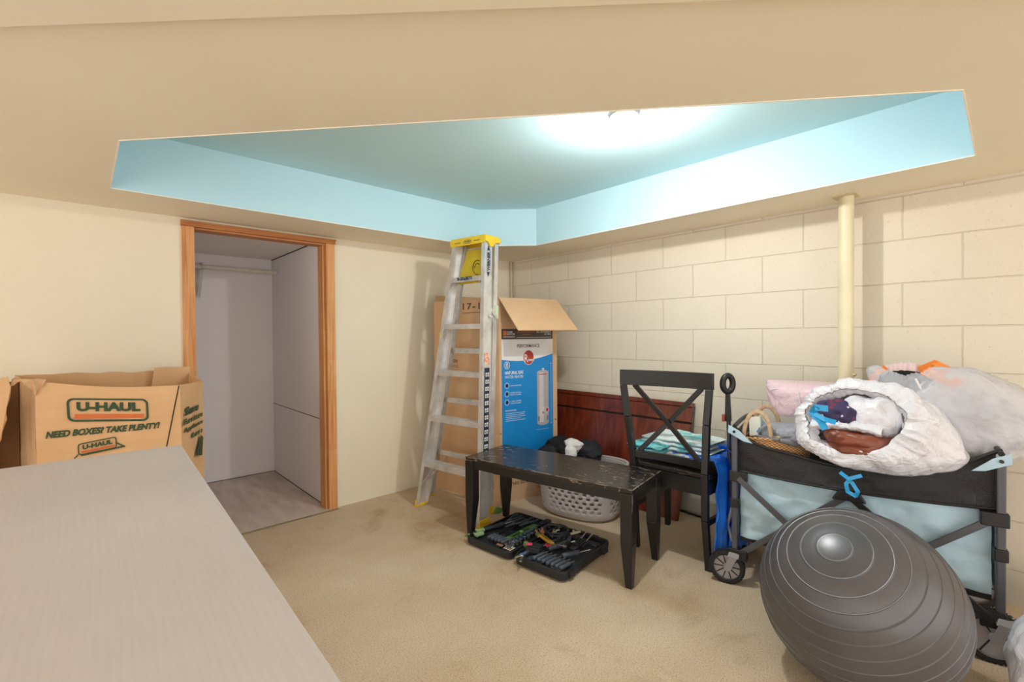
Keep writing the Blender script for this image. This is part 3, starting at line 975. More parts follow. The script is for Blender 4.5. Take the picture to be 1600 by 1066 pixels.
# print on the oblique right panel
D2 = (A2 - A1).normalized(); N2 = Vector((D2.y, -D2.x, 0))
if N2.y > 0 and N2.x < 0: N2 = -N2
def rp(s, z, o=.009):
    p = A1 + D2 * s + N2 * o
    return Vector((p.x, p.y, z))
G = MB()
put_text(G, 'Save', rp(.020, .800), D2, UZ, .19, .036, bold=.05, shear=.25)
put_text(G, 'Furniture', rp(.004, .762), D2, UZ, .262, .026, bold=.045, shear=.25)
put_text(G, 'Appliance', rp(.004, .724), D2, UZ, .262, .026, bold=.045, shear=.25)
put_text(G, 'Rent e', rp(.10, .688), D2, UZ, .16, .024, bold=.045, shear=.25)
G.add([rp(.16, .60), rp(.25, .58), rp(.27, .66), rp(.235, .68), rp(.21, .65)], [(0, 1, 2, 3, 4)])
G.build('green_print', M_INK, ub)
b = MB()
pts = [up(-.003 + .004 * math.sin(k * 1.7), .935 - .03 * k, .022) for k in range(12)]
b.tube([up(-.004 - .0036 * k, .934 - .02 * k, front_o(-.004 - .0036 * k, .93 - .02 * k) + .001) for k in range(18)], .0022, 4)
b.build('seam', M_DARKGAP, ub)
# ================================================================ step ladder
def mat_alu():
    N = NT('brushed_aluminium')
    v = N.coord((1, 1, .12))
    g = N.noise(v, 90, 4, .7)
    N.color(N.ramp(N.noise(N.coord(), 9, 6, .7), [(.3, (196, 194, 192)), (.7, (236, 234, 232))]))
    N.b.inputs['Metallic'].default_value = .6
    N.b.inputs['Roughness'].default_value = .38
    N.bump(g, .1, .001)
    return N.m
M_ALU = mat_alu()
M_YEL = mat('ladder_yellow_plastic', (236, 200, 40), .42, c2=(222, 184, 34), scale=12)
M_YELL = mat('ladder_tray_yellow', (226, 196, 44), .5, c2=(200, 168, 40), scale=9)
ld = thing('step_ladder', 'aluminium step ladder with yellow top cap standing in front of tall carton', 'ladder', (1.80, 2.42, 0))
FLb, FRb = Vector((1.613, 2.699, 0)), Vector((1.698, 2.135, 0))
RLb, RRb = Vector((1.786, 2.822, 0)), Vector((1.874, 2.264, 0))
FLt, FRt = Vector((1.800, 2.515, 1.735)), Vector((1.850, 2.245, 1.735))
RLt, RRt = Vector((1.900, 2.535, 1.735)), Vector((1.950, 2.265, 1.735))
AX = (FRb - FLb).normalized()                     # left foot to right foot
DX = Vector((-AX.y, AX.x, 0)).normalized()
if DX.x < 0: DX = -DX                             # toward the back of the ladder
def rail(nm, bt, tp, sgn, web, fl, th=.003):
    """channel section: web lies front to back, flanges turned inwards (sgn along AX)"""
    b = MB()
    a, c = bt + Vector((0, 0, .012)), tp
    off = DX * web / 2
    b.bar(a + off, c + off * .8, th, web, side=AX, h2=web * .8)
    for o in (DX * .0015, DX * (web - .0015)):
        b.bar(a + o + AX * sgn * fl / 2, c + o * .8 + AX * sgn * fl / 2, fl, th, side=AX)
    for k in (.3, .5, .7):
        b.bar(a + DX * web * k - AX * sgn * .001, c + DX * web * k * .8 - AX * sgn * .001, .0025, .004, side=AX)
    return b.build(nm, M_ALU, ld)
rail('front_rail', FLb, FLt, 1, .085, .026)
fr_ = rail('front_rail', FRb, FRt, -1, .085, .026)
rail('rear_rail', RLb, RLt, 1, .042, .020)
rail('rear_rail', RRb, RRt, -1, .042, .020)
for k in range(5):
    z = .30 + .3015 * k
    u = z / 1.735
    a, c = FLb.lerp(FLt, u) + DX * .002, FRb.lerp(FRt, u) + DX * .002
    a = a.copy(); c = c.copy(); a.z = c.z = z
    b = MB()
    dp = .082 * (1 - .15 * u)
    b.bar(a + DX * dp / 2, c + DX * dp / 2, dp, .003, side=DX)
    b.bar(a + Vector((0, 0, -.014)), c + Vector((0, 0, -.014)), .003, .030, side=DX)
    b.bar(a + DX * dp + Vector((0, 0, -.008)), c + DX * dp + Vector((0, 0, -.008)), .003, .018, side=DX)
    for q in (.15, .35, .55, .75, .92):
        b.bar(a + DX * dp * q + Vector((0, 0, .002)), c + DX * dp * q + Vector((0, 0, .002)), .004, .002, side=DX)
    b.build('step', M_ALU, ld)
for z in (.32, .69, 1.03):
    u = z / 1.735
    a, c = RLb.lerp(RLt, u) + DX * .02, RRb.lerp(RRt, u) + DX * .02
    b = MB(); b.bar(a, c, .004, .034, side=DX); b.bar(a + DX * .008 + Vector((0, 0, .016)), c + DX * .008 + Vector((0, 0, .016)), .018, .003, side=DX)
    b.build('rear_bar', M_ALU, ld)
# knee braces under the lowest front step and rear bar
def brace(a, c):
    b = MB(); b.bar(a, c, .016, .003, side=DX); b.build('brace', M_ALU, ld)
def onr(B, T_, z): p = B.lerp(T_, z / 1.735); return p
brace(onr(FLb, FLt, .125) + DX * .004, onr(FLb, FLt, .285).lerp(onr(FRb, FRt, .285), .24) + DX * .004)
brace(onr(FRb, FRt, .125) + DX * .004, onr(FRb, FRt, .285).lerp(onr(FLb, FLt, .285), .24) + DX * .004)
brace(onr(FLb, FLt, .16) + DX * .075, onr(FLb, FLt, .285).lerp(onr(FRb, FRt, .285), .24) + DX * .075)
brace(onr(FRb, FRt, .16) + DX * .075, onr(FRb, FRt, .285).lerp(onr(FLb, FLt, .285), .24) + DX * .075)
brace(onr(RLb, RLt, .13), onr(RLb, RLt, .31).lerp(onr(RRb, RRt, .31), .24))
brace(onr(RRb, RRt, .13), onr(RRb, RRt, .31).lerp(onr(RLb, RLt, .31), .24))
# upper braces under the top step
brace(onr(FLb, FLt, 1.42) + DX * .01, onr(FLb, FLt, 1.50).lerp(onr(FRb, FRt, 1.50), .2) + DX * .01)
brace(onr(FRb, FRt, 1.42) + DX * .01, onr(FRb, FRt, 1.50).lerp(onr(FLb, FLt, 1.50), .2) + DX * .01)
# cap
CA, CB = Vector((1.793, 2.530, 0)), Vector((1.846, 2.236, 0))
cx = (CB - CA).normalized(); cy = Vector((-cx.y, cx.x, 0))
if cy.x < 0: cy = -cy
def cp(u, v, z): p = CA + cx * u + cy * v; return (p.x, p.y, z)
CL = (CB - CA).length
b = MB()
b.hexa([cp(0, 0, 1.752), cp(CL, 0, 1.752), cp(CL, .145, 1.752), cp(0, .145, 1.752)], [cp(.004, .004, 1.764), cp(CL - .004, .004, 1.764), cp(CL - .004, .141, 1.764), cp(.004, .141, 1.764)])
b.hexa([cp(0, -.002, 1.712), cp(CL, -.002, 1.712), cp(CL, .004, 1.712), cp(0, .004, 1.712)], [cp(0, -.002, 1.754), cp(CL, -.002, 1.754), cp(CL, .004, 1.754), cp(0, .004, 1.754)])
b.hexa([cp(0, .141, 1.722), cp(CL, .141, 1.722), cp(CL, .146, 1.722), cp(0, .146, 1.722)], [cp(0, .141, 1.754), cp(CL, .141, 1.754), cp(CL, .146, 1.754), cp(0, .146, 1.754)])
for u0 in (-.004, CL):
    poly = [(0, 1.722), (.020, 1.722), (.045, 1.695), (.070, 1.695), (.095, 1.722), (.146, 1.726), (.146, 1.754), (0, 1.754)]
    vs = [cp(u0, v, z) for v, z in poly] + [cp(u0 + .005, v, z) for v, z in poly]
    n = len(poly)
    b.add(vs, [tuple(range(n)), tuple(range(n, 2 * n))[::-1]] + [(i, (i + 1) % n, n + (i + 1) % n, n + i) for i in range(n)])
cap = b.build('top_cap', M_YEL, ld, bevel=.0015)
def csub(b, nm, m):
    o = b.build(nm, m); o.data.transform(PINV[ld.name]); o.parent = cap; return o
UC = Vector(cx); UZ = Vector((0, 0, 1))
b = MB()
c0 = Vector(cp(CL * .5, -.0028, 1.733)); n = 28
b.add([c0 + UC * .036 * math.cos(2 * math.pi * k / n) + UZ * .013 * math.sin(2 * math.pi * k / n) for k in range(n)], [tuple(range(n))])
csub(b, 'cap_badge', M_INKB)
b = MB()
b.add([c0 - cy * .0004 + UC * .033 * math.cos(2 * math.pi * k / n) + UZ * .0105 * math.sin(2 * math.pi * k / n) for k in range(n)], [tuple(range(n))]); csub(b, 'cap_badge_ring', M_YELL)
b = MB(); put_text(b, 'WERNER', c0 - cy * .0009 - UC * .024 - UZ * .005, UC, UZ, .048, .010, bold=.03); csub(b, 'cap_lettering', M_INKB)
M_SLOT = mat('slot_dark', (150, 118, 26), .6)
for s in (.22, .78):
    b = MB(); q = Vector(cp(CL * s, -.0024, 1.733)); b.bar(q - UC * .026, q + UC * .026, .006, .0012, side=UZ)
    csub(b, 'cap_slot', M_SLOT)
# folded yellow pail tray between the rails
tr = MB()
def tp_(s, z, o=0.0):
    p = onr(RLb, RLt, z).lerp(onr(RRb, RRt, z), s) - DX * (.022 + o); return Vector((p.x, p.y, z))
tr.hexa([tp_(.10, 1.475), tp_(.97, 1.475), tp_(.97, 1.485, .01), tp_(.10, 1.485, .01)], [tp_(.26, 1.690), tp_(.97, 1.690), tp_(.97, 1.685, .01), tp_(.26, 1.685, .01)])
for s0, s1, z0, z1 in ((.10, .97, 1.478, 1.490), (.26, .97, 1.678, 1.690)):
    tr.hexa([tp_(s0, z0, .01), tp_(s1, z0, .01), tp_(s1, z0, .018), tp_(s0, z0, .018)], [tp_(s0 + .01, z1, .01), tp_(s1, z1, .01), tp_(s1, z1, .018), tp_(s0 + .01, z1, .018)])
tr.build('pail_tray', M_YELL, ld, bevel=.002)
b = MB()
cc = tp_(.62, 1.575, .0115)
ux = (tp_(1, 1.575) - tp_(0, 1.575)).normalized()
b.tube([cc + ux * .038 * math.cos(R(a)) + UZ * .046 * math.sin(R(a)) for a in range(60, 300, 16)], .0028, 6)
b.tube([cc + ux * .022 * math.cos(R(a)) + UZ * .026 * math.sin(R(a)) for a in range(40, 190, 16)], .0028, 6)
b.build('tray_slot', mat('tray_slot_dark', (104, 76, 20), .7), ld)
# shoes
for B_, w in ((FLb, .085), (FRb, .085), (RLb, .042), (RRb, .042)):
    b = MB()
    sg = 1 if B_ in (FLb, RLb) else -1
    b.bar(B_ - DX * .006 + UZ * .006, B_ + DX * (w + .006) + UZ * .006, .030, .012, side=AX)
    b.bar(B_ - DX * .004 + UZ * .026 - AX * sg * .003, B_ + DX * (w + .004) + UZ * .026 - AX * sg * .003, .004, .036, side=AX)
    b.build('foot', M_YEL, ld, bevel=.002)
# labels on the right rail
RU = (FRt - FRb).normalized()
def rr(s, z, o=.0035):
    p = FRb.lerp(FRt, z / 1.735) + DX * s + AX * (o + .0) ; return Vector((p.x, p.y, z))
b = MB()
b.add([rr(.020, .425), rr(.066, .425), rr(.062, .935), rr(.016, .935)], [(0, 1, 2, 3)])
for k in range(11):
    z = .452 + k * .043
    for s in (.026, .044):
        b.cur = 1
        a = rr(s, z, .004); b.add([a, a + DX * .013, a + DX * .013 + RU * .024, a + RU * .024], [(0, 1, 2, 3)])
        b.cur = 2
        a = rr(s + .004, z + .006, .0046); b.add([a, a + DX * .005, a + DX * .006 + RU * .010, a + RU * .008], [(0, 1, 2, 3)])
b.build('warning_label', [mat('label_navy', (32, 44, 66), .5), M_WHITE, M_INKB], ld)
b = MB(); b.add([rr(.014, .955), rr(.062, .955), rr(.060, 1.025), rr(.012, 1.025)], [(0, 1, 2, 3)]); b.build('danger_label', mat('label_orange', (214, 120, 84), .5, c2=(232, 214, 196), scale=60), ld)
b = MB()
put_text(b, 'WERNER', rr(.048, 1.535, .0040), RU, -DX, .125, .024, bold=.05)
for s0, zt, sg in ((.034, 1.70, 1), (.034, 1.495, -1)):
    a = rr(.020, zt - sg * .035, .0040); c = rr(.048, zt - sg * .035, .0040); d = rr(.034, zt, .0040)
    b.add([a, c, d], [(0, 1, 2)])
for s in (.018, .051):
    a, c = rr(s, 1.53, .0038), rr(s, 1.665, .0038); b.add([a, a + DX * .0016, c + DX * .0016, c], [(0, 1, 2, 3)])
b.build('rail_lettering', mat('label_blue_black', (36, 52, 76), .5), ld)
b = MB()
a = onr(FLb, FLt, 1.498).lerp(onr(FRb, FRt, 1.498), .28) - DX * .002; c = onr(FLb, FLt, 1.498).lerp(onr(FRb, FRt, 1.498), .68) - DX * .002
b.bar(a, c, .020, .0015, side=UZ); b.build('step_label', mat('step_label_dark', (46, 52, 62), .5, c2=(150, 156, 160), scale=70, lo=.5, hi=.62), ld)
# spreader bars
for A_, B2 in ((FLb.lerp(FLt, .72), RLb.lerp(RLt, .72)), (FRb.lerp(FRt, .72), RRb.lerp(RRt, .72))):
    b = MB(); s = -AX * .004 if A_.y > 2.4 else AX * .006
    m = (A_ + B2) / 2 + Vector((0, 0, .075))
    b.bar(A_ + s + DX * .05, m + s, .004, .016, side=AX); b.bar(m + s, B2 + s + DX * .02, .004, .016, side=AX)
    b.tube([A_ + s * 2 + DX * .05, A_ + s * 4 + DX * .05], .008, 8)
    b.build('spreader', M_ALU, ld)
b = MB()
a = RRb.lerp(RRt, .715) + AX * .006 + DX * .028
b.bar(a, a + UZ * .085, .004, .030, side=AX); b.build('side_label', mat('sticker_pale_green', (198, 214, 184), .4), ld)
# ================================================================ exercise ball
def mat_ball():
    N = NT('grey_vinyl_ball')
    N.color(N.ramp(N.noise(N.coord(), 5, 5, .6), [(.3, (82, 81, 85)), (.7, (95, 93, 97))]))
    N.b.inputs['Roughness'].default_value = .33
    N.b.inputs['Specular IOR Level'].default_value = .6
    N.b.inputs['Metallic'].default_value = .25
    N.bump(N.noise(N.coord(), 300, 3), .05, .0006)
    return N.m
BC, BR = Vector((1.8264, .3472, .2759)), .2759
pd = Vector((-.618, .084, .7815)).normalized()
prof = []
N_ = 220
ridges = [R(a) for a in [10, 20] + [30 + 8.5 * k for k in range(17)]]
angs = [math.pi * i / N_ for i in range(N_ + 1)]
angs = [a for a in angs if min(abs(a - q) for q in ridges) > .013] + [q + d for q in ridges for d in (-.011, -.0065, -.003, 0, .003, .0065, .011)]
for a in sorted(angs):
    r = BR - .0012
    for q in ridges:
        r += .0022 * math.exp(-((a - q) / .0045) ** 2)
    prof.append((max(1e-4, r * math.sin(a)), r * math.cos(a)))
b = MB()
Mq = Matrix.Translation(BC) @ pd.to_track_quat('Z', 'Y').to_matrix().to_4x4()
b.lathe(prof, 128, Mq)
tag(b.build('exercise_ball', mat_ball(), smooth=True, ang=180), 'large dark grey ringed exercise ball on the floor before the wagon', 'ball')

# ================================================================ laundry basket
M_BASK = mat('grey_basket_plastic', (190, 182, 180), .42)
bc = Vector((2.345, 1.895, 0)); brot = R(14)
bk = thing('laundry_basket', 'pale grey plastic laundry basket of clothes with punched sides, behind the bench', 'basket', bc, brot)
def bell(z):
    u = z / .27
    g = 1 - .14 * (1 - u) ** 1.2
    if z < .03: g -= .12 * (1 - z / .03) ** 2
    return .205 * g, .285 * g         # half width x, half length y
b = MB()
NP, rows = 72, []
rows = [0.0, .004, .012, .03]
hz = [.05, .078, .106, .134, .162, .190]
def bp(a, z, s=1.0):
    rx, ry = bell(z)
    e = 2.5
    ca, sa = math.cos(a), math.sin(a)
    k = (abs(ca) ** e + abs(sa) ** e) ** (-1 / e)
    return Vector((rx * ca * k * s, ry * sa * k * s, z))
def ring(z, s=1.0):
    o = len(b.v)
    for k in range(NP * 2): b.v.append(bp(math.pi * k / NP, z, s))
    return o
zs = [0, .003, .010, .020, .036] + [.036 + .0115 * k for k in range(1, 16)] + [.222, .236, .250, .262]
o0 = [ring(z, .93 if i == 0 else 1) for i, z in enumerate(zs)]
# staggered punched holes: mark cells open
W2 = NP * 2
for j in range(len(zs) - 1):
    for k in range(W2):
        z = (zs[j] + zs[j + 1]) / 2
        hole = False
        if .045 < z < .205:
            rj = int((z - .045) / .023)
            inr = ((z - .045) / .023) % 1.0
            kk = (k + (2 if rj % 2 else 0)) % 4
            if kk in (0, 1) and inr < .5: hole = True
            if (k // 6) % 12 == 9 or (k // 6) % 12 == 3: hole = False
        a_, c_ = o0[j] + k, o0[j] + (k + 1) % W2
        d_, e_ = o0[j + 1] + (k + 1) % W2, o0[j + 1] + k
        if not hole:
            b.f.append([a_, c_, d_, e_]); b.mi.append(0)
b.f.append([o0[0] + k for k in range(W2)][::-1]); b.mi.append(0)
bk.scale = (1, 1, 1.20)
b.build('body', M_BASK, bk, world=False, smooth=True, ang=50, solid=.0035)
b = MB()
pts = [bp(2 * math.pi * k / 72, .262, 1.03) + Vector((0, 0, .010 * math.sin(2 * math.pi * k / 72) ** 2)) for k in range(72)]
b.tube(pts, .010, 8, closed=True, flat=.7)
pts = [bp(2 * math.pi * k / 72, .250, 1.04) for k in range(72)]
b.tube(pts, .005, 6, closed=True)
b.build('rim', M_BASK, bk, world=False, smooth=True)

def blob(nm, c, rad, m, seed=1, amp=.25, fs=6.0, sub=5, parent=None, flat=None, ang=180, rot=0.0, ridgy=1.0):
    """crumpled heap of cloth"""
    bm = bmesh.new()
    bmesh.ops.create_icosphere(bm, subdivisions=sub, radius=1.0)
    Rz = Matrix.Rotation(rot, 3, 'Z')
    c = Vector(c)
    for v in bm.verts:
        d = v.co.normalized()
        p = Rz @ Vector((d.x * rad[0], d.y * rad[1], d.z * rad[2]))
        q = p + Vector((seed * 3.1, seed * 1.3, seed * .7))
        r = 1 + amp * ridgy * ridge(q, fs, seed) * .5 + amp * .5 * fr(q, 3, fs * .6)
        p = p * r
        w = c + p
        if flat is not None and w.z < flat: w.z = flat + (w.z - flat) * .04
        v.co = w
    me = bpy.data.meshes.new(nm)
    bm.to_mesh(me); bm.free()
    me.materials.append(m)
    me.polygons.foreach_set('use_smooth', [True] * len(me.polygons))
    o = bpy.data.objects.new(nm, me); col.objects.link(o)
    return o
def cloth_mat(name, c, c2=None, scale=6, lo=.4, hi=.6, rough=.85, bs=40):
    return mat(name, c, rough, c2=c2, scale=scale, lo=lo, hi=hi, bump=.35, bscale=bs, bdist=.006, spec=.2)
M_CBLK = cloth_mat('black_jersey', (28, 27, 30))
M_CBLK2 = cloth_mat('charcoal_jersey', (46, 46, 52), (30, 30, 34))
M_CWHT = cloth_mat('white_print_jersey', (222, 218, 216), (216, 212, 212))
M_CPALE = cloth_mat('pale_blue_cotton', (196, 206, 216))
G_ = 'clothes heaped in the laundry basket'
tag(blob('black_shirt', (2.385, 2.10, .350), (.105, .085, .070), M_CBLK, 3, .5, 13, rot=.4), 'black shirt bunched at the carton end of the laundry basket', 'clothing', G_)
tag(blob('black_jacket', (2.300, 2.115, .330), (.075, .075, .050), M_CBLK2, 13, .5, 14), 'dark jacket sleeve over the carton corner of the laundry basket', 'clothing', G_)
tag(blob('black_trousers', (2.475, 1.945, .350), (.070, .100, .065), M_CBLK2, 7, .5, 14), 'charcoal black garment bunched on the chair side of the laundry heap', 'clothing', G_)
tag(blob('white_shirt', (2.395, 2.00, .395), (.036, .060, .042), M_CWHT, 5, .5, 16, rot=.5), 'white shirt with black pattern on top of the laundry heap', 'clothing', G_)
tag(blob('white_sleeve', (2.345, 1.985, .352), (.030, .038, .050), M_CWHT, 15, .5, 16, rot=.2), 'white sleeve hanging down the front of the laundry heap', 'clothing', G_)
tag(blob('grey_socks', (2.300, 1.955, .318), (.050, .125, .034), M_CPALE, 9, .45, 15), 'pale blue cloth lying along the front rim of laundry basket', 'clothing', G_)
tag(blob('white_towel', (2.35, 1.86, .262), (.12, .17, .050), M_CPALE, 11, .3, 8, rot=.3), 'white and pale blue clothing low in laundry basket under black clothes', 'clothing', G_)

# ================================================================ towels and sheet on the chair
M_TEAL = cloth_mat('teal_white_towel', (216, 230, 232), (120, 200, 206), scale=6, lo=.54, hi=.60)
M_AQUA = cloth_mat('aqua_towel', (92, 184, 192), (126, 202, 208), scale=9)
def mat_nylon():
    N = NT('blue_nylon')
    N.color(N.ramp(N.noise(N.coord(), 5, 4), [(.3, (20, 104, 226)), (.7, (44, 132, 238))]))
    N.b.inputs['Roughness'].default_value = .34
    N.b.inputs['Specular IOR Level'].default_value = .5
    N.bump(N.noise(N.coord((1, 1, .4)), 18, 4, .6), .6, .01)
    return N.m
M_NYL = mat_nylon()
def towel(nm, x0, x1, y0, y1, z0, layers, th, m, seed, label):
    b = MB()
    o = len(b.v)
    for L_ in range(layers):
        zz = z0 + L_ * th
        dx = noise.noise(Vector((L_ * 3.1, seed, 0))) * .012; dy = noise.noise(Vector((L_ * 2.3, seed, 5))) * .015
        prof = [(0, .10), (.5, 0), (1, .10), (1, .9), (.5, 1), (0, .9)]
        def fn(u, v, zz=zz, dx=dx, dy=dy):
            a = 2 * math.pi * v
            ex = .5 - .5 * max(-1, min(1, 1.5 * math.cos(a)))
            hh = .5 - .5 * math.sin(a)
            # cross-section is a flattened loop in x,z swept along y
            X = x0 + dx + (x1 - x0) * (.5 + .5 * math.copysign(abs(math.cos(a)) ** .35, math.cos(a)))
            Z = zz + th * (.5 + .48 * math.copysign(abs(math.sin(a)) ** .6, math.sin(a)))
            Y = y0 + dy + (y1 - y0) * u
            Z += .010 * fr((X * 8, Y * 8, seed + L_), 3) * (.4 + L_ / layers) + .006 * fr((X * 20, Y * 20, seed), 2)
            k = min(u, 1 - u) * 12
            if k < 1: Z = zz + th * .5 + (Z - zz - th * .5) * (.25 + .75 * k)
            return (X + .004 * fr((Z * 30, Y * 9, seed), 2), Y, Z)
        b.grid(fn, 26, 30)
    o_ = b.build(nm, m, smooth=True, ang=70)
    return tag(o_, label, 'towel')
towel('folded_towel', 2.27, 2.52, 1.03, 1.40, .515, 3, .022, M_TEAL, 2, 'folded white and teal towel on top of the pile on chair seat')
towel('folded_towel', 2.20, 2.40, 1.24, 1.45, .505, 2, .020, M_AQUA, 8, 'aqua towel edge sticking out on bench side of the chair back')
towel('folded_towel', 2.20, 2.55, 1.02, 1.37, .492, 1, .022, M_CWHT, 5, 'white folded cloth between the blue nylon sheet and teal towel')
# blue nylon: heap on the seat and long hanging part on the wagon side
b = MB()
def nf(u, v):
    # u across (x), v from the seat centre out over the edge and down
    x = 2.178 + .38 * u
    if v < .35:
        t = v / .35
        y = 1.38 - .405 * t; z = .492 + .022 * ridge((x, y, 1), 9) + .07 * max(0, t - .55) * (1 - u) 
    else:
        t = (v - .35) / .65
        y = .972 - .022 * math.sin(t * 2.2) ; z = .49 - .43 * t + .05 * (1 - u) * max(0, 1 - t * 6)
        sw = .014 * math.sin(u * 21 + 2 * fr((u * 2, t, 0))) * min(1, t * 4)
        y += sw - .012 * t
        x += (u - .5) * .04 * t + .02 * math.sin(t * 5 + u * 3)
        y -= .02 * math.exp(-((t - .10) / .1) ** 2)
    return (x, y, z + .004 * fr((u * 9, v * 9, 2)))
b.grid(nf, 60, 90)
def nf3(u, v):
    x = 2.30 + .34 * u
    t = v
    y = 1.00 - .085 * math.sin(min(1, t * 5) * 1.57) + .012 * math.sin(u * 17 + 3 + 2 * fr((u * 2, t, 4))) * min(1, t * 4)
    z = .585 - .03 * u * u - .52 * max(0, t - .06) - .03 * math.sin(u * 9) * (1 - t)
    x -= .06 * t * (1 - u)
    return (x, y + .006 * ridge((u * 2, v * 3, 1), 2), z)
b.grid(nf3, 60, 90)
o = b.build('blue_nylon_sheet', M_NYL, smooth=True, ang=180, solid=.002)
tag(o, 'shiny blue nylon sheet bunched on the chair seat and hanging down beside it', 'cloth')
b = MB()
def nf2(u, v):
    y = 1.02 + .34 * u
    x = 2.185 - .03 * math.sin(v * math.pi) 
    z = .478 + .040 * v
    return (x + .012 * math.sin(u * 25) * v, y, z + .010 * ridge((u, v, 3), 4))
# ================================================================ folding wagon
M_FRAME = mat('wagon_grey_tube', (88, 89, 96), .42, metal=.3, spec=.5)
M_BPL = mat('wagon_black_plastic', (26, 26, 28), .45)
M_FORK = mat('wagon_grey_plastic', (150, 148, 152), .42)
M_RIM = mat('wheel_grey_plastic', (172, 166, 168), .4)
M_TIRE = mat('tire_black', (34, 34, 36), .75)
M_LB = mat('pale_blue_canvas', (172, 204, 222), .5, c2=(188, 216, 232), scale=3, bump=.6, bscale=4.5, bdist=.03)
def mat_mesh():
    N = NT('black_mesh_fabric')
    tc = N.n('ShaderNodeTexCoord')
    sp = N.n('ShaderNodeSeparateXYZ'); N.l(tc.outputs['Object'], sp.inputs[0])
    a = N.math('SINE', N.math('MULTIPLY', N.math('ADD', sp.outputs[0], sp.outputs[2]), 950))
    c = N.math('SINE', N.math('MULTIPLY', N.math('SUBTRACT', sp.outputs[0], sp.outputs[2]), 950))
    h = N.math('GREATER_THAN', N.math('ADD', a, c), .95)
    pt = N.ramp(N.noise(tc.outputs['Object'], 5, 3), [(.46, (0, 0, 0, 1)), (.60, (1, 1, 1, 1))])
    N.color((24, 24, 27))
    N.b.inputs['Roughness'].default_value = .6
    tr = N.n('ShaderNodeBsdfTransparent')
    mx = N.n('ShaderNodeMixShader')
    N.l(N.math('MULTIPLY', h, .42), mx.inputs[0])
    N.l(N.b.outputs[0], mx.inputs[1]); N.l(tr.outputs[0], mx.inputs[2])
    N.l(mx.outputs[0], N.out.inputs['Surface'])
    N.bump(N.noise(tc.outputs['Object'], 12, 3), .4, .01)
    return N.m
M_MESH = mat_mesh()
WL, WW = .862, .415
wa = math.atan2(-.85, .14)                      # local +x runs from the left (chair) end to the right end
wg = thing('folding_wagon', 'collapsible wagon of black mesh and pale blue canvas loaded with bags', 'wagon', (2.150, .871, 0), wa)
# local frame: x along the near side, y toward the wall
def rimz(u):
    pts = [(0, .712), (.05, .655), (.15, .628), (.385, .594), (.52, .602), (.66, .640), (.76, .668), (.862, .725)]
    for (a, za), (c, zc) in zip(pts, pts[1:]):
        if u <= c:
            t = (u - a) / (c - a); t = t * t * (3 - 2 * t) * .6 + t * .4
            return za + (zc - za) * t
    return pts[-1][1]
def side_y(u, z, s):
    bul = .026 * math.sin(math.pi * max(0, min(1, u / WL))) * math.sin(math.pi * max(0, min(1, (z - .18) / .5)))
    return (.022 - bul) if s == 0 else (WW - .022 + bul)
LOWZ = lambda u: .506 + .012 * (abs(u / WL - .45) * 2) ** 2 
for s in (0, 1):
    b = MB()
    b.grid(lambda u, v: (.022 + (WL - .044) * u, side_y(WL * u, .5 + .2 * v, s) + .005 * fr((u * 9, v * 4, s)), LOWZ(WL * u) + (rimz(WL * u) - .004 - LOWZ(WL * u)) * v), 50, 10)
    b.build('mesh_side', M_MESH, wg, world=False, smooth=True, ang=180)
    b = MB()
    def lf(u, v, s=s):
        z = .215 + (LOWZ(WL * u) - .215) * v
        y = side_y(WL * u, z, s) + .016 * fr((u * 6, v * 3, 7 + s)) * (1 if s == 0 else -1) + .006 * ridge((u * 3, v * 2, s), 2.2) + .008
        return (.030 + (WL - .060) * u, y, z)
    b.grid(lf, 50, 20)
    b.build('canvas_side', M_LB, wg, world=False, smooth=True, ang=180)
    b = MB()
    b.tube([(.006 + (WL - .012) * k / 40, side_y(WL * k / 40, .7, s) - .003, rimz(WL * k / 40)) for k in range(41)], .007, 8)
    b.tube([(.022 + (WL - .044) * k / 40, side_y(WL * k / 40, .5, s) - .004 * (1 if s == 0 else -1), LOWZ(WL * k / 40)) for k in range(41)], .005, 6)
    b.build('binding', M_BPL, wg, world=False, smooth=True)
for e in (0, 1):
    x = .022 if e == 0 else WL - .022
    b = MB(); b.grid(lambda u, v: (x + (.012 if e else -.012) * math.sin(math.pi * u), .03 + (WW - .06) * u, .215 + .295 * v), 12, 8); b.build('canvas_end', M_LB, wg, world=False, smooth=True, ang=180)
    b = MB(); b.grid(lambda u, v: (x + (.012 if e else -.012) * math.sin(math.pi * u), .03 + (WW - .06) * u, .51 + .19 * v), 12, 8); b.build('mesh_end', M_MESH, wg, world=False, smooth=True, ang=180)
b = MB(); b.box(.03, WL - .03, .03, WW - .03, .195, .213); b.build('base_board', M_BPL, wg, world=False)
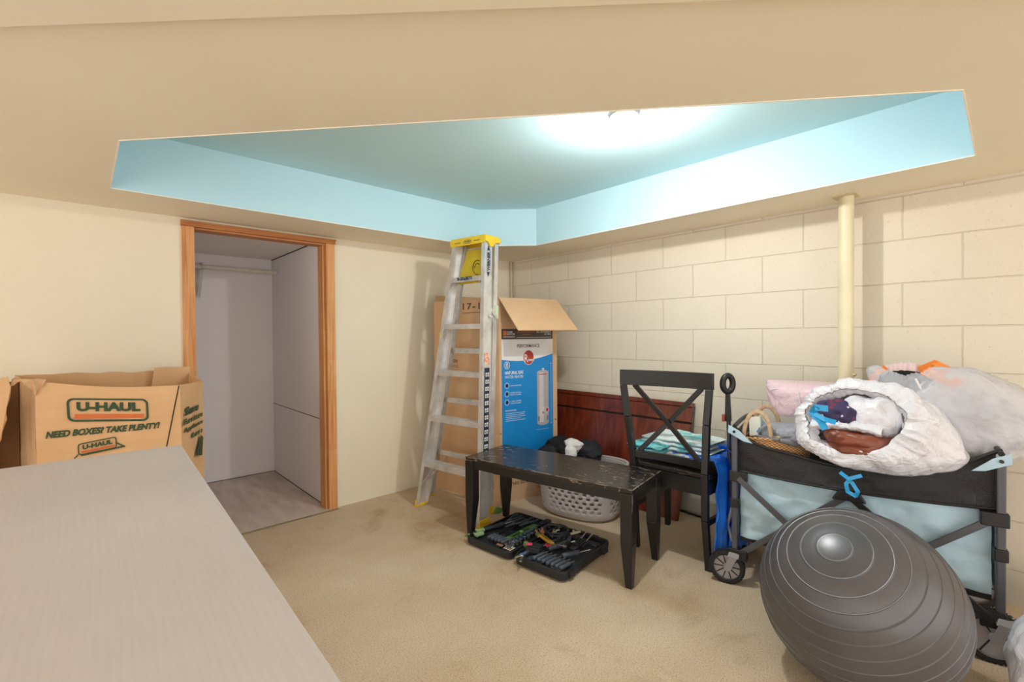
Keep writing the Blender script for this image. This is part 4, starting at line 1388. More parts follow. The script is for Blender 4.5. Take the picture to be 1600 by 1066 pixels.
# posts
for x in (.012, WL - .012):
    for y in (.006, WW - .006):
        b = MB()
        b.bar((x, y, .13), (x, y, .700), .024, .024, side=(1, 0, 0))
        b.build('post', M_FRAME, wg, world=False, bevel=.004)
        for z0, z1, w in ((.468, .515, .040), (.350, .392, .036), (.118, .165, .044)):
            b = MB()
            if y < .1 and w > .037:
                d = 1 if x < .4 else -1
                xs = sorted((x - d * w / 2, x + d * .052))
                b.box(xs[0], xs[1], y - w / 2, y + w / 2 - .006, z0, z1)
            else:
                b.box(x - w / 2, x + w / 2, y - w / 2, y + w / 2, z0, z1)
            b.build('bracket', M_BPL, wg, world=False, bevel=.004)
        # canvas corner tab with rivet
        s = -1 if y < .1 else 1
        d = 1 if x < .4 else -1
        b = MB()
        poly = [(x - d * .022, .722), (x + d * .022, .700), (x + d * .075, .650), (x + d * .04, .655), (x - d * .024, .688)]
        if d < 0: poly = poly[::-1]
        yy = y + s * .016
        vs = [(px_, yy, pz) for px_, pz in poly] + [(px_, yy + s * .003, pz) for px_, pz in poly]
        n = len(poly)
        b.add(vs, [tuple(range(n)), tuple(range(n, 2 * n))[::-1]] + [(i, n + i, n + (i + 1) % n, (i + 1) % n) for i in range(n)])
        tb = b.build('corner_tab', mat('corner_tab_blue', (176, 204, 222), .5) if (x < .4 and y < .1) else bpy.data.materials['corner_tab_blue'], wg, world=False)
        b = MB(); b.tube([(x + d * .002, yy, .694), (x + d * .002, yy + s * .010, .694)], .006, 10); b.build('rivet', M_BPL, tb, world=False)
b = MB()
pts = [(.012, y, .716 + .012 * math.sin(math.pi * (y) / WW)) for y in [WW * k / 12 for k in range(13)]]
b.tube(pts, .009, 8); b.build('end_rim', M_BPL, wg, world=False, smooth=True)
b = MB(); b.tube([(WL - .012, p[1], p[2]) for p in pts], .009, 8); b.build('end_rim', M_BPL, wg, world=False, smooth=True)
# scissor bars: two crossed pairs on each long side
hub = (.430, .492)
for y in (-.010, WW + .010):
    for k, (a, c) in enumerate((((.03, .488), (.430, .150)), ((.03, .142), hub), (hub, (WL - .03, .142)), ((.430, .150), (WL - .03, .492)))):
        b = MB(); o = .006 * (1 if k % 2 else -1) * (1 if y > 0 else 1)
        b.bar((a[0], y + o, a[1]), (c[0], y + o, c[1]), .011, .024, side=(0, 1, 0))
        b.build('scissor_bar', M_FRAME if k in (0, 1, 3) else M_BPL, wg, world=False, bevel=.002)
    b = MB()
    b.prism([(-.055, -.02), (.055, -.02), (.03, .018), (-.03, .018)], -.014, .014, Matrix.Translation((hub[0], y, hub[1])) @ Matrix.Rotation(R(90), 4, 'X'))
    b.tube([(hub[0], y - .020, hub[1]), (hub[0], y + .02, hub[1])], .008, 10)
    b.build('hub_bracket', M_BPL, wg, world=False, bevel=.003)
    b = MB(); b.box(.39, .47, y - .012, y + .012, .130, .165); b.build('hub_bracket', M_BPL, wg, world=False, bevel=.003)
# wheels
def wheel(cx_, cy_, rad, wid, yaw, solid=False):
    M = Matrix.Translation((cx_, cy_, rad)) @ Matrix.Rotation(yaw, 4, 'Z') @ Matrix.Rotation(R(90), 4, 'X')
    b = MB(); b.lathe([(rad - .020, -wid / 2), (rad - .006, -wid / 2), (rad - .001, -wid / 2 + .006), (rad - .001, wid / 2 - .006), (rad - .006, wid / 2), (rad - .020, wid / 2)], 48, M, cap0=False, cap1=False)
    for k in range(36):                              # tread lugs
        a = 2 * math.pi * k / 36
        for sgn in (-1, 1):
            Mk = M @ Matrix.Rotation(a + (.04 if sgn > 0 else 0), 4, 'Z') @ Matrix.Translation((rad - .001, 0, sgn * wid * .25)) @ Matrix.Rotation(sgn * .5, 4, 'X')
            b.box(-.003, .0022, -.0045, .0045, -wid * .22, wid * .22, Mk)
    w = b.build('wheel', M_TIRE, wg, world=False, smooth=True, ang=40)
    b = MB()
    b.lathe([(rad - .020, -wid * .42), (rad - .016, -wid * .42), (rad - .016, wid * .42), (rad - .020, wid * .42)], 48, M, cap0=False, cap1=False)
    b.lathe([(rad - .018, -.004), (rad - .018, .004)], 48, M)
    b.lathe([(.014, -wid * .45), (.014, wid * .45)], 20, M)
    b.build('wheel_disc', M_RIM, w, world=False, smooth=True)
    b = MB()
    for k in range(3 if solid else 10):
        Mk = M @ Matrix.Rotation(2 * math.pi * k / (3 if solid else 10), 4, 'Z')
        for s in (-1, 1): b.box(.016, rad - .020, -.0022, .0022, s * .0055 - .001, s * .0055 + .001, Mk)
    b.build('spokes', M_TIRE, w, world=False)
    M2 = Matrix.Translation((cx_, cy_, rad)) @ Matrix.Rotation(yaw, 4, 'Z')
    b = MB()
    for s in (-1, 1):
        vs = [(-.014, s * (wid / 2 + .007), -.012), (.014, s * (wid / 2 + .007), -.012), (.045, s * (wid / 2 + .007), .055), (.010, s * (wid / 2 + .007), .060)]
        b.hexa([M2 @ Vector(v) for v in vs], [M2 @ (Vector(v) + Vector((0, s * .007, 0))) for v in vs])
    b.hexa([M2 @ Vector(v) for v in ((.002, -wid / 2 - .014, .052), (.050, -wid / 2 - .014, .052), (.050, wid / 2 + .014, .052), (.002, wid / 2 + .014, .052))],
           [M2 @ Vector(v) for v in ((.010, -.02, .074), (.052, -.02, .074), (.052, .02, .074), (.010, .02, .074))])
    b.build('fork', M_FORK, wg, world=False, bevel=.002)
wheel(-.020, -.002, .074, .030, R(8))
wheel(-.020, WW + .002, .074, .030, R(-10))
wheel(WL - .03, .0, .088, .040, R(2), True)
wheel(WL - .03, WW, .088, .040, R(2), True)
# pull handle, upright at the left end
b = MB()
b.tube([(-.050, WW / 2, .16), (-.062, WW / 2, .80)], .010, 10)
b.tube([(-.050, WW / 2 - .05, .16), (-.050, WW / 2 + .05, .16)], .008, 8)
b.build('handle_tube', M_FRAME, wg, world=False, smooth=True)
b = MB(); b.bar((-.062, WW / 2, .70), (-.064, WW / 2, .845), .026, .030, w2=.018, h2=.018)
M_ = [(-.064 + .019 * math.cos(2 * math.pi * k / 28), WW / 2 + .017 * math.cos(2 * math.pi * k / 28), .885 + .040 * math.sin(2 * math.pi * k / 28)) for k in range(28)]
b.tube(M_, .0145, 12, closed=True)
b.build('grip', M_BPL, wg, world=False, smooth=True, ang=50)
b = MB(); b.box(-.085, -.072, WW / 2 - .03, WW / 2 - .016, .700, .735); b.build('latch', mat('latch_red', (196, 84, 66), .5), wg, world=False, bevel=.002)
b = MB(); b.tube([(-.02, .10, .15), (-.045, .12, .22), (-.01, .10, .36), (.00, .09, .47)], .007, 8)
b.build('end_strut', M_FORK, wg, world=False, smooth=True)
b = MB(); b.tube([(-.02, .31, .15), (-.045, .29, .22), (-.01, .31, .36), (.00, .32, .47)], .007, 8)
b.build('end_strut', M_FORK, wg, world=False, smooth=True)

# ================================================================ what lies in the wagon
def film(name, c, alpha=.9, rough=.32, c2=None, scale=5):
    N = NT(name)
    v = N.coord()
    if c2: N.color(N.ramp(N.noise(v, scale, 5), [(.4, c), (.62, c2)]))
    else: N.color(c)
    N.b.inputs['Roughness'].default_value = rough
    N.b.inputs['Specular IOR Level'].default_value = .55
    N.b.inputs['Alpha'].default_value = alpha
    rn = N.n('ShaderNodeTexNoise', noise_type='RIDGED_MULTIFRACTAL')
    N.l(N.coord((1, 1.5, 1)), rn.inputs['Vector'])
    rn.inputs['Scale'].default_value = 9; rn.inputs['Detail'].default_value = 5; rn.inputs['Roughness'].default_value = .55; rn.inputs['Distortion'].default_value = .8
    a = N.math('ADD', N.math('MULTIPLY', rn.outputs['Fac'], .6), N.noise(N.coord(), 16, 4, .6, 1.5))
    N.bump(a, .8, .012)
    return N.m
M_BAG = film('white_film', (226, 226, 234), .94, rough=.26)
M_BAGT = film('thin_milky_film', (222, 222, 230), .52, rough=.22)
M_BAGP = film('pink_milky_film', (236, 206, 216), .86)
M_BAGG = film('grey_shop_bag_film', (150, 152, 162), .9, c2=(170, 172, 184), scale=9)
M_ORG = mat('orange_drawstring', (236, 132, 42), .35)
M_DSB = mat('blue_drawstring', (28, 154, 214), .35)

def sack(nm, c, rad, m, mouth, mang, seed=1, crease=.05, nf=9, e=.85, collar=0.0, parent=None, zmin=None, radial=.06, fs=7.0, pull=None, rows=130, segs=230, cw=.05, ridges=()):
    """thin-walled bag: mouth is a direction, mang the half angle of its opening (0 = tied shut)"""
    mz = Vector(mouth).normalized()
    Q = mz.to_track_quat('Z', 'Y').to_matrix()
    c = Vector(c)
    def body(ph, th, off=0.0):
        d = Q @ Vector((math.sin(th) * math.cos(ph), math.sin(th) * math.sin(ph), math.cos(th)))
        s = Vector([math.copysign(abs(t) ** e, t) for t in d])
        p = Vector((s.x * rad[0], s.y * rad[1], s.z * rad[2]))
        q = p + Vector((seed * 2.3, seed, seed * .6))
        q2 = q + Vector((.02 * noise.noise(q * 9), .02 * noise.noise(q * 9 + Vector((3, 1, 2))), .02 * noise.noise(q * 8)))
        near = math.exp(-((th - mang) / .6) ** 2)
        r = 1 + crease * (.60 * fr(q, 3, fs) + .42 * ridge(q2, fs * 1.1, seed) + .17 * ridge(q2, fs * 2.9, seed + 2) + .06 * ridge(q2, fs * 6.5, seed + 5))
        r += radial * near * abs(math.sin(ph * nf * .5 + 1.6 * noise.noise(q * 5)))
        r += .028 * math.exp(-max(0, th - mang) / .35) * (1 - abs(math.sin(ph * 17 + 2.5 * noise.noise(q * 7)))) ** 2
        p = p * (r + off)
        for (pp, amt, wd) in (pull or ()):
            dd = Vector(pp).normalized(); k = d.dot(dd)
            p += dd * amt * math.exp(-((1 - k) / wd))
        w = c + p
        if zmin is not None and w.z < zmin: w.z = zmin + (w.z - zmin) * .05
        return w
    b = MB()
    t0 = max(mang, .02)
    b.grid(lambda u, v: body(2 * math.pi * u, t0 + (math.pi - .02 - t0) * v), segs, rows, closed_u=True)
    if collar:
        def cf(u, v):
            ph = 2 * math.pi * u
            jag = 1 + .30 * noise.noise(Vector((math.cos(ph) * 2 + seed, math.sin(ph) * 2, 3)))
            th = t0 - .10 + collar * v * jag
            o_ = cw * math.sin(math.pi * min(1, v * 1.05)) ** .7 + .012 + .05 * ridge((math.cos(ph) * 1.2, math.sin(ph) * 1.2, v * .5), 4.5, seed) * (.3 + v) * .5 + .02 * ridge((math.cos(ph) * 2, math.sin(ph) * 2, v), 7, seed)
            return body(ph, th, o_)
        b.grid(cf, segs, 40, closed_u=True)
        def inn(u, v):
            ph = 2 * math.pi * u
            return body(ph, t0 - .10 + .10 * v, .012 - .22 * v)
        b.grid(inn, segs, 10, closed_u=True)
    return b.build(nm, m, parent, smooth=True, ang=180)
def ribbon(nm, m, pts, nrm, w, parent, close=False):
    b = MB()
    if close: pts = list(pts) + [pts[0]]
    b.strip(pts, nrm, w)
    o = b.build(nm, m)
    o.parent = parent
    return o
CD = (-.9, -.25, .25)
Bg = sack('drawstring_trash_bag', (2.505, .185, .790), (.175, .215, .175), M_BAGT, (-.15, .35, 1.0), .30, seed=2, crease=.12, nf=9, e=.72, radial=.05, fs=5,
          pull=[((-.12, .75, .75), .075, .06), ((0, -1, .1), .035, .2), ((-.4, -.1, .8), .03, .08)], zmin=.60)
tag(Bg, 'large milky white trash bag with orange drawstrings on the right end of wagon', 'bag')
ribbon('drawstring', M_ORG, [(2.470, .262, .985), (2.455, .215, 1.012), (2.440, .180, .992), (2.425, .205, .955), (2.44, .25, .975)], CD, .022, Bg)
ribbon('drawstring', M_ORG, [(2.440, .235, .990), (2.405, .190, .950), (2.395, .158, .935), (2.40, .145, .955)], CD, .026, Bg)
ribbon('drawstring', M_ORG, [(2.480, .375, .985), (2.455, .395, .965), (2.430, .415, .930), (2.42, .420, .905)], CD, .022, Bg)
b = MB()
def hem(u): 
    return Vector((2.50 - .03 * math.sin(u * 3.1), .395 - .20 * u, .985 + .028 * math.sin(math.pi * u) - .01 * u))
b.grid(lambda u, v: hem(u) + Vector((.006 * math.sin(u * 40), 0, -.030 * v + .002 * math.sin(u * 55))), 60, 6)
o = b.build('hem', mat('pink_hem_film', (240, 214, 214), .4), smooth=True); o.parent = Bg
b = MB()
sm = [Vector((2.350, .262, .955)), Vector((2.345, .235, .90)), Vector((2.322, .205, .845)), Vector((2.318, .19, .79)), Vector((2.312, .172, .73)), Vector((2.315, .158, .66))]
b.tube([p + Vector((0, .004 * math.sin(i * 2), 0)) for i, p in enumerate(sm)], .004, 6)
o = b.build('seam', M_WHITE, smooth=True); o.parent = Bg
o = blob('grey_clothing', (2.505, .178, .770), (.158, .188, .145), cloth_mat('grey_white_cotton', (214, 214, 220), (122, 124, 134), scale=6), 4, .22, 6, flat=.61)
tag(o, 'grey and white clothing inside the large milky trash bag', 'clothing')
o = blob('black_clothing', (2.49, .315, .935), (.045, .075, .035), M_CBLK, 6, .3, 12, sub=4)
tag(o, 'black item showing in the mouth of the large trash bag', 'clothing')
# pink bag behind
Pk = sack('tied_pink_bag', (2.53, .655, .822), (.12, .165, .078), M_BAGP, (0, 1, .25), .06, seed=8, crease=.075, nf=8, e=.62, radial=.05, fs=7, zmin=.742, pull=[((-.2, 1, .75), .03, .08), ((-.3, .2, -.9), .03, .3)])
tag(Pk, 'milky plastic bag with pink contents lying behind the wicker basket', 'bag')
b = MB()
b.tube([(2.425, .80 - .02 * k, .862 + .008 * math.sin(k * .9)) for k in range(11)], .0028, 5)
b.tube([(2.408, .675, .86), (2.402, .668, .82), (2.405, .655, .78), (2.42, .645, .75)], .0028, 5)
o = b.build('bag_seam', M_WHITE, smooth=True); o.parent = Pk
# open middle bag
Md = sack('open_trash_bag', (2.305, .385, .740), (.150, .215, .150), M_BAG, (-.88, .26, .42), .80, seed=5, crease=.11, nf=9, e=.80, collar=.46, radial=.07, fs=7, zmin=.600, cw=.12,
          pull=[((-.05, -1, -.25), .055, .10), ((0, .1, 1), .03, .15)])
tag(Md, 'open white trash bag with blue drawstrings in the middle of the wagon', 'bag')
ribbon('drawstring', M_DSB, [(2.128, .500, .838), (2.105, .530, .842), (2.115, .545, .818), (2.105, .515, .790), (2.10, .50, .765)], CD, .024, Md)
ribbon('drawstring', M_DSB, [(2.112, .535, .815), (2.098, .500, .800), (2.090, .465, .795)], CD, .018, Md)
ribbon('drawstring', M_DSB, [(2.098, .415, .592), (2.085, .428, .570), (2.085, .424, .542), (2.088, .400, .530), (2.088, .393, .548), (2.090, .412, .578)], CD, .013, Md)
ribbon('drawstring', M_DSB, [(2.095, .448, .605), (2.085, .420, .590), (2.095, .385, .607)], CD, .013, Md)
def mat_floral():
    N = NT('navy_white_print')
    v = N.coord()
    c = N.ramp(N.noise(v, 14, 4, .6, .6), [(.40, (52, 44, 84)), (.56, (58, 46, 80)), (.60, (122, 40, 56)), (.72, (168, 92, 112))])
    w = N.n('ShaderNodeTexVoronoi'); N.l(N.coord(), w.inputs['Vector']); w.inputs['Scale'].default_value = 42
    wf = N.ramp(w.outputs['Distance'], [(.16, (1, 1, 1, 1)), (.20, (0, 0, 0, 1))])
    N.color(N.mix(N.math('MULTIPLY', wf, .85), c, (226, 222, 232)))
    N.b.inputs['Roughness'].default_value = .8
    N.bump(N.noise(v, 40, 4), .3, .005)
    return N.m
o = blob('patterned_cloth', (2.222, .472, .806), (.060, .085, .055), mat_floral(), 3, .5, 14, rot=.3)
tag(o, 'navy and red patterned cloth at the top of the open white bag mouth', 'clothing')
def mat_leather():
    N = NT('brown_leather')
    N.color(N.ramp(N.noise(N.coord(), 6, 4), [(.3, (108, 56, 40)), (.7, (142, 76, 54))]))
    N.b.inputs['Roughness'].default_value = .38
    N.bump(N.noise(N.coord(), 14, 4), .5, .008)
    return N.m
b = MB()
for k in range(2):
    z0 = .715 - .038 * k
    b.grid(lambda u, v: (2.165 + .07 * (2 * u - 1) ** 4 - .03 * math.sin(math.pi * v) + .010 * ridge((u, v, k), 2.5), .530 - .24 * u, z0 + .030 * math.cos(v * math.pi) - .02 * (u - .5) * (1 - 2 * k) + .008 * ridge((u * 1.5, v, k + 4), 2)), 40, 20)
    b.grid(lambda u, v: (2.165 + .07 * (2 * u - 1) ** 4 + .08 * v, .530 - .24 * u, z0 + .030 - .015 * v + .01 * ridge((u, v, k), 2) - .02 * (u - .5) * (1 - 2 * k)), 40, 10)
o = b.build('leather_bag', mat_leather(), smooth=True, ang=180)
tag(o, 'folded brown leather bag lying in the open white trash bag', 'bag')
b = MB()
b.grid(lambda u, v: (2.150 + .035 * (1 - math.sin(math.pi * v)) + .006 * ridge((u, v, 1), 6), .565 - .23 * u, .755 + .014 * math.sin(3 * u) + .042 * (v - .5) + .006 * ridge((u * 2, v, 3), 5)), 50, 12)
o = b.build('folded_edge', M_BAG, smooth=True, ang=180); o.parent = Md

o = blob('inner_fold', (2.238, .372, .806), (.060, .098, .082), M_BAG, 21, .4, 12); o.parent = Md
# wicker basket with its handles
def mat_wicker():
    N = NT('woven_wicker')
    tc = N.n('ShaderNodeTexCoord')
    sp = N.n('ShaderNodeSeparateXYZ'); N.l(tc.outputs['Object'], sp.inputs[0])
    a = N.math('SINE', N.math('MULTIPLY', sp.outputs[2], 520))
    c = N.math('SINE', N.math('MULTIPLY', N.math('SUBTRACT', sp.outputs[1], N.math('MULTIPLY', sp.outputs[0], .6)), 330))
    f = N.math('ADD', N.math('MULTIPLY', N.math('MULTIPLY', a, c), .5), .5)
    N.color(N.ramp(f, [(.1, (126, 84, 48)), (.5, (180, 130, 82)), (.9, (214, 172, 122))]))
    N.b.inputs['Roughness'].default_value = .6
    N.bump(f, .8, .004)
    return N.m
M_WICK = mat_wicker()
M_ROPE = mat('wicker_handle', (196, 168, 136), .7, c2=(166, 134, 102), scale=60, bump=.6, bscale=160)
wk = thing('wicker_basket', 'woven wicker basket with arched handles at the chair end of wagon', 'basket', (2.32, .745, .50), R(8))
def wrim(a, s=1.0, z=0.0):
    e = 2.8; ca, sa = math.cos(a), math.sin(a); k = (abs(ca) ** e + abs(sa) ** e) ** (-1 / e)
    return Vector((.115 * ca * k * s, .135 * sa * k * s, z))
b = MB()
def wz(a): return .150 + .012 * math.cos(2 * a)
b.grid(lambda u, v: wrim(2 * math.pi * u, .86 + .14 * v, wz(2 * math.pi * u) * v), 90, 16, closed_u=True)
b.add([wrim(2 * math.pi * k / 40, .86, .002) for k in range(40)], [tuple(range(40))])
b.build('body', M_WICK, wk, world=False, smooth=True, solid=.006)
b = MB()
for s in (0, 1):
    b.tube([wrim(2 * math.pi * k / 120, 1.0, wz(2 * math.pi * k / 120) + .004) + Vector((0, 0, .004 * math.sin(k * 1.9 + s * 3))) for k in range(120)], .006, 6, closed=True)
b.build('rim', M_WICK, wk, world=False, smooth=True)
for sx, tilt in ((-1, .02), (1, .0)):
    b = MB()
    pts = []
    for k in range(17):
        a = math.pi * k / 16
        pts.append((sx * .100 + tilt * math.sin(a) + (.01 if sx > 0 else 0), .055 * math.cos(a) + .055, .150 + .130 * math.sin(a) ** .8))
    b.tube(pts, .009, 8, flat=.6)
    b.tube([(p[0] + .004, p[1] + .003, p[2] + .003) for p in pts], .007, 6, flat=.6)
    b.build('handle', M_ROPE, wk, world=False, smooth=True)
o = sack('grey_shopping_bag', (2.345, .700, .668), (.085, .115, .055), M_BAGG, (-.3, -1, .2), .08, seed=12, crease=.16, nf=9, e=.8, radial=.1, fs=12, zmin=.61, rows=80, segs=120)
tag(o, 'crumpled grey plastic shopping bag stuffed in the wicker basket', 'bag')
b = MB(); b.bar((2.300, .822, .655), (2.325, .835, .740), .012, .055, side=(1, -.2, 0)); 
o = b.build('card_packet', mat('packet_white', (226, 224, 210), .5, c2=(70, 130, 190), scale=16, lo=.5, hi=.54), bevel=.002)
tag(o, 'small white and blue packet standing in the wicker basket handle', 'packet')
b = MB(); b.bar((2.262, .742, .668), (2.285, .655, .678), .030, .012)
o = b.build('yellow_packet', mat('packet_yellow', (230, 190, 60), .4, c2=(240, 222, 170), scale=30), bevel=.002)
tag(o, 'small yellow packet lying on the grey bag in the wicker basket', 'packet')
b = MB(); b.tube([(2.245, .790, .664), (2.215, .74, .668), (2.205, .690, .672)], [.011, .009, .008], 10); b.tube([(2.205, .690, .672), (2.215, .655, .668), (2.235, .63, .655)], [.008, .016, .012], 10)
o = b.build('grey_brush_handle', mat('grey_rubber', (112, 112, 118), .5), smooth=True)
tag(o, 'grey tool handle lying across the wicker basket rim', 'handle')
# white bag at the lower right corner
o = sack('white_trash_bag', (2.06, -.15, .14), (.15, .16, .17), M_BAG, (.3, -.6, .8), .05, seed=15, crease=.10, nf=9, e=.8, radial=.05, fs=7, zmin=.004, rows=90, segs=140, pull=[((-.7, .5, -.5), .06, .15)])
tag(o, 'white plastic bag cut by the lower right edge beside the wagon wheel', 'bag')
# ================================================================ tool case with its tools
M_CASE = mat('case_black_plastic', (28, 29, 32), .5, c2=(36, 38, 42), scale=8)
M_INS = mat('case_insert_grey', (62, 66, 74), .55, c2=(50, 54, 60), scale=10)
M_CHR = mat('chrome_tool', (206, 206, 208), .22, metal=.9)
M_RUB = mat('dark_rubber_handle', (44, 48, 56), .5)
M_SLT = mat('slate_plastic', (74, 82, 94), .5)
M_GRN = mat('green_plastic', (92, 134, 66), .45)
M_LGR = mat('pale_green_plastic', (150, 178, 128), .5)
M_YPL = mat('yellow_knife_plastic', (226, 174, 38), .4)
M_RED = mat('pink_red_plastic', (196, 52, 84), .4)
M_CRM = mat('cream_plastic', (224, 212, 184), .5)
M_CPR = mat('copper_tan', (176, 124, 86), .5)
class Fr:
    def __init__(s, o, u):
        s.o = Vector((o[0], o[1], 0)); s.u = Vector((u[0], u[1], 0)).normalized(); s.v = Vector((-s.u.y, s.u.x, 0))
        if s.v.x < 0: s.v = -s.v
    def __call__(s, a, c, z=0.0): return s.o + s.u * a + s.v * c + Vector((0, 0, z))
FA = Fr((1.515, 2.035), (.105, -.99)); FB = Fr((1.548, 1.685), (.13, -.99))
LA, WA, LB, WB = .325, .445, .305, .445
tc_ = thing('tool_case', 'open black plastic tool case lying flat on floor under the bench', 'tool case', (1.75, 1.75, 0))
def rrect(l, w, r, n=5, notch=0.0):
    out = []
    for cx_, cy_, a0 in ((l - r, w - r, 0), (r, w - r, 90), (r, r, 180), (l - r, r, 270)):
        for k in range(n + 1):
            a = R(a0 + 90 * k / n); out.append((cx_ + r * math.cos(a), cy_ + r * math.sin(a)))
    return out
def shell(nm, F, l, w, h):
    b = MB()
    out, inn = rrect(l, w, .035), rrect(l, w, .035)
    n = len(out)
    def sc(p, d): 
        cx_, cy_ = l / 2, w / 2
        return (p[0] - math.copysign(min(d, abs(p[0] - cx_)), p[0] - cx_), p[1] - math.copysign(min(d, abs(p[1] - cy_)), p[1] - cy_))
    rings_ = [([sc(p, .012) for p in out], .003), ([sc(p, .003) for p in out], .010), (out, h - .004), ([sc(p, .001) for p in out], h), ([sc(p, .009) for p in out], h), ([sc(p, .011) for p in out], .018)]
    vs = []
    for rg, z in rings_: vs += [F(p[0], p[1], z) for p in rg]
    fs = []
    for i in range(len(rings_) - 1):
        for k in range(n): fs.append((i * n + k, i * n + (k + 1) % n, (i + 1) * n + (k + 1) % n, (i + 1) * n + k))
    fs.append(tuple(range(n))[::-1]); fs.append(tuple((len(rings_) - 1) * n + k for k in range(n)))
    b.add(vs, fs)
    return b.build(nm, M_CASE, tc_)
shell('lid_shell', FA, LA, WA, .046); shell('base_shell', FB, LB, WB, .050)
rt = random.Random(4)
for F, l, w in ((FA, LA, WA), (FB, LB, WB)):
    b = MB()
    a, c = F(.014, w / 2, .022), F(l - .014, w / 2, .022)
    b.bar(a, c, w - .03, .012, side=F.v)
    x = .022
    while x < l - .05:
        dx = rt.uniform(.035, .075); y = .020
        while y < w - .05:
            dy = rt.uniform(.03, .10)
            if rt.random() < .8:
                hh = rt.uniform(.006, .016)
                p, q = F(x, y + dy / 2, .028 + hh / 2), F(min(x + dx - .008, l - .02), y + dy / 2, .028 + hh / 2)
                b.bar(p, q, dy - .008, hh, side=F.v)
            y += dy
        x += dx
    b.build('moulded_insert', M_INS if F is FB else M_CASE, tc_, bevel=.003)
for k in (.10, .34):
    b = MB(); p, q = FA(LA - .004, k, .030), FB(.006, k, .030); b.bar(p, q, .05, .014, side=FA.v); b.build('hinge', M_CASE, tc_)
b = MB(); b.bar(FB(LB - .01, WB - .08, .03), FB(LB + .012, WB - .08, .03), .05, .035, side=FB.v); b.bar(FB(LB - .002, .06, .03), FB(LB + .008, .06, .03), .04, .03, side=FB.v)
b.build('latch', M_CASE, tc_, bevel=.003)
b = MB(); b.tube([FB(.08, WB - .004, .03), FB(.09, WB + .028, .03), FB(.21, WB + .028, .03), FB(.22, WB - .004, .03)], .010, 8); b.build('carry_handle', M_CASE, tc_, smooth=True)
def tool(nm, m, b, label, cat, group=None, **k):
    return tag(b.build(nm, m, **k), label, cat, group)
ZI = .044
# sockets standing in a row along the fold of the case
b = MB(); 
def socket(nm, p, r, h, label, grp):
    b = MB(); b.lathe([(r * .55, h * .45), (r * .62, h), (r, h), (r * 1.02, h * .35), (r * .85, 0)], 14, Matrix.Translation(p), cap1=False)
    return tool(nm, M_CHR, b, label, 'socket', grp, smooth=True)
for k in range(12):
    socket('socket', FA(.285, .045 + .031 * k, ZI - .004), .0105 - .0002 * k, .022, 'chrome socket standing in the long row beside the case fold', 'sockets along the case fold')
for k in range(9):
    socket('socket', FA(.255, .055 + .030 * k, ZI - .004), .0085, .020, 'small chrome socket in the shorter row beside the green level', 'sockets beside the level')
for k in range(7):
    b = MB(); b.tube([FA(.270 - .030 * (k % 2), .020 + .0 * k, ZI + .002), FA(.272 - .030 * (k % 2), .045, ZI + .002)], .004, 6) if False else None
# green level
b = MB()
a0, a1 = .205, .232
F = FA
for p, q, w in ((F(a0, .10, ZI + .006), F(a0 + .004, .34, ZI + .006), .004), (F(a1, .10, ZI + .006), F(a1 + .004, .34, ZI + .006), .004)):
    b.bar(p, q, w, .014)
b.bar(F((a0 + a1) / 2, .10, ZI + .006), F((a0 + a1) / 2 + .001, .135, ZI + .006), .030, .014); b.bar(F((a0 + a1) / 2 + .003, .30, ZI + .006), F((a0 + a1) / 2 + .004, .345, ZI + .006), .030, .014)
b.bar(F((a0 + a1) / 2 + .002, .21, ZI + .004), F((a0 + a1) / 2 + .002, .235, ZI + .004), .026, .010)
lv = thing('spirit_level', 'green frame spirit level lying in the lid half of tool case', 'level', tuple(F(.22, .22, ZI)))
b.build('frame', M_GRN, lv, bevel=.001)
b = MB(); b.tube([F(.212, .2225, ZI + .011), F(.228, .2225, ZI + .011)], .005, 8); b.build('vial', M_LGR, lv, smooth=True)
# pliers and handled tools in the lid half
def plier(F, a, c, ang, hl, m, label):
    o = F(a, c, ZI + .008); d = (F.u * math.cos(ang) + F.v * math.sin(ang)); s = Vector((-d.y, d.x, 0))
    t = thing('pliers', label, 'pliers', tuple(o))
    for sg in (-1, 1):
        b = MB(); b.tube([o + d * .008, o + d * .03 + s * sg * .012, o + d * hl * .7 + s * sg * .022, o + d * hl + s * sg * .016], [.005, .008, .009, .006], 8); b.build('handle', m, t, smooth=True)
    b = MB(); b.tube([o + d * .012, o - d * .012], .011, 8, flat=.6); b.bar(o, o - d * .05, .016, .008, w2=.006, h2=.006); b.build('jaw', M_CHR if m is not M_RUB else M_SLT, t)
plier(FA, .06, .30, 1.6, .10, M_RUB, 'dark handled pliers nearest the back leg of the bench in tool case')
plier(FA, .11, .27, 1.45, .11, M_RUB, 'dark pliers in the middle of the case lid beside the level')
plier(FA, .16, .33, 1.5, .09, M_RUB, 'dark pliers lying just behind the green level')
def handled(F, a, c, ang, hl, sl, r, m, nm, label, cat, grp=None, z=.006):
    o = F(a, c, ZI + z); d = (F.u * math.cos(ang) + F.v * math.sin(ang))
    t = thing(nm, label, cat, tuple(o), 0, grp)
    b = MB(); b.tube([o, o + d * .006, o + d * hl * .5, o + d * hl * .9, o + d * hl], [r * .7, r, r * .9, r, r * .55], 10); b.build('handle', m, t, smooth=True)
    b = MB(); b.tube([o + d * hl, o + d * (hl + sl)], r * .28, 8); b.build('shaft', M_CHR, t, smooth=True)
for k in range(5):
    handled(FA, .125 + .024 * k, .055, 1.50, .055, .02, .010, M_SLT, 'hex_driver', 'small slate handled driver in the five side by side at lid front edge', 'hex driver', 'drivers at the lid front edge')
for k in range(7):
    handled(FB, .105 + .026 * k, .030, 1.45, .075, .03, .0105, M_SLT, 'screwdriver', 'slate handled screwdriver in the row at the base front edge', 'screwdriver', 'screwdrivers at the base front edge')
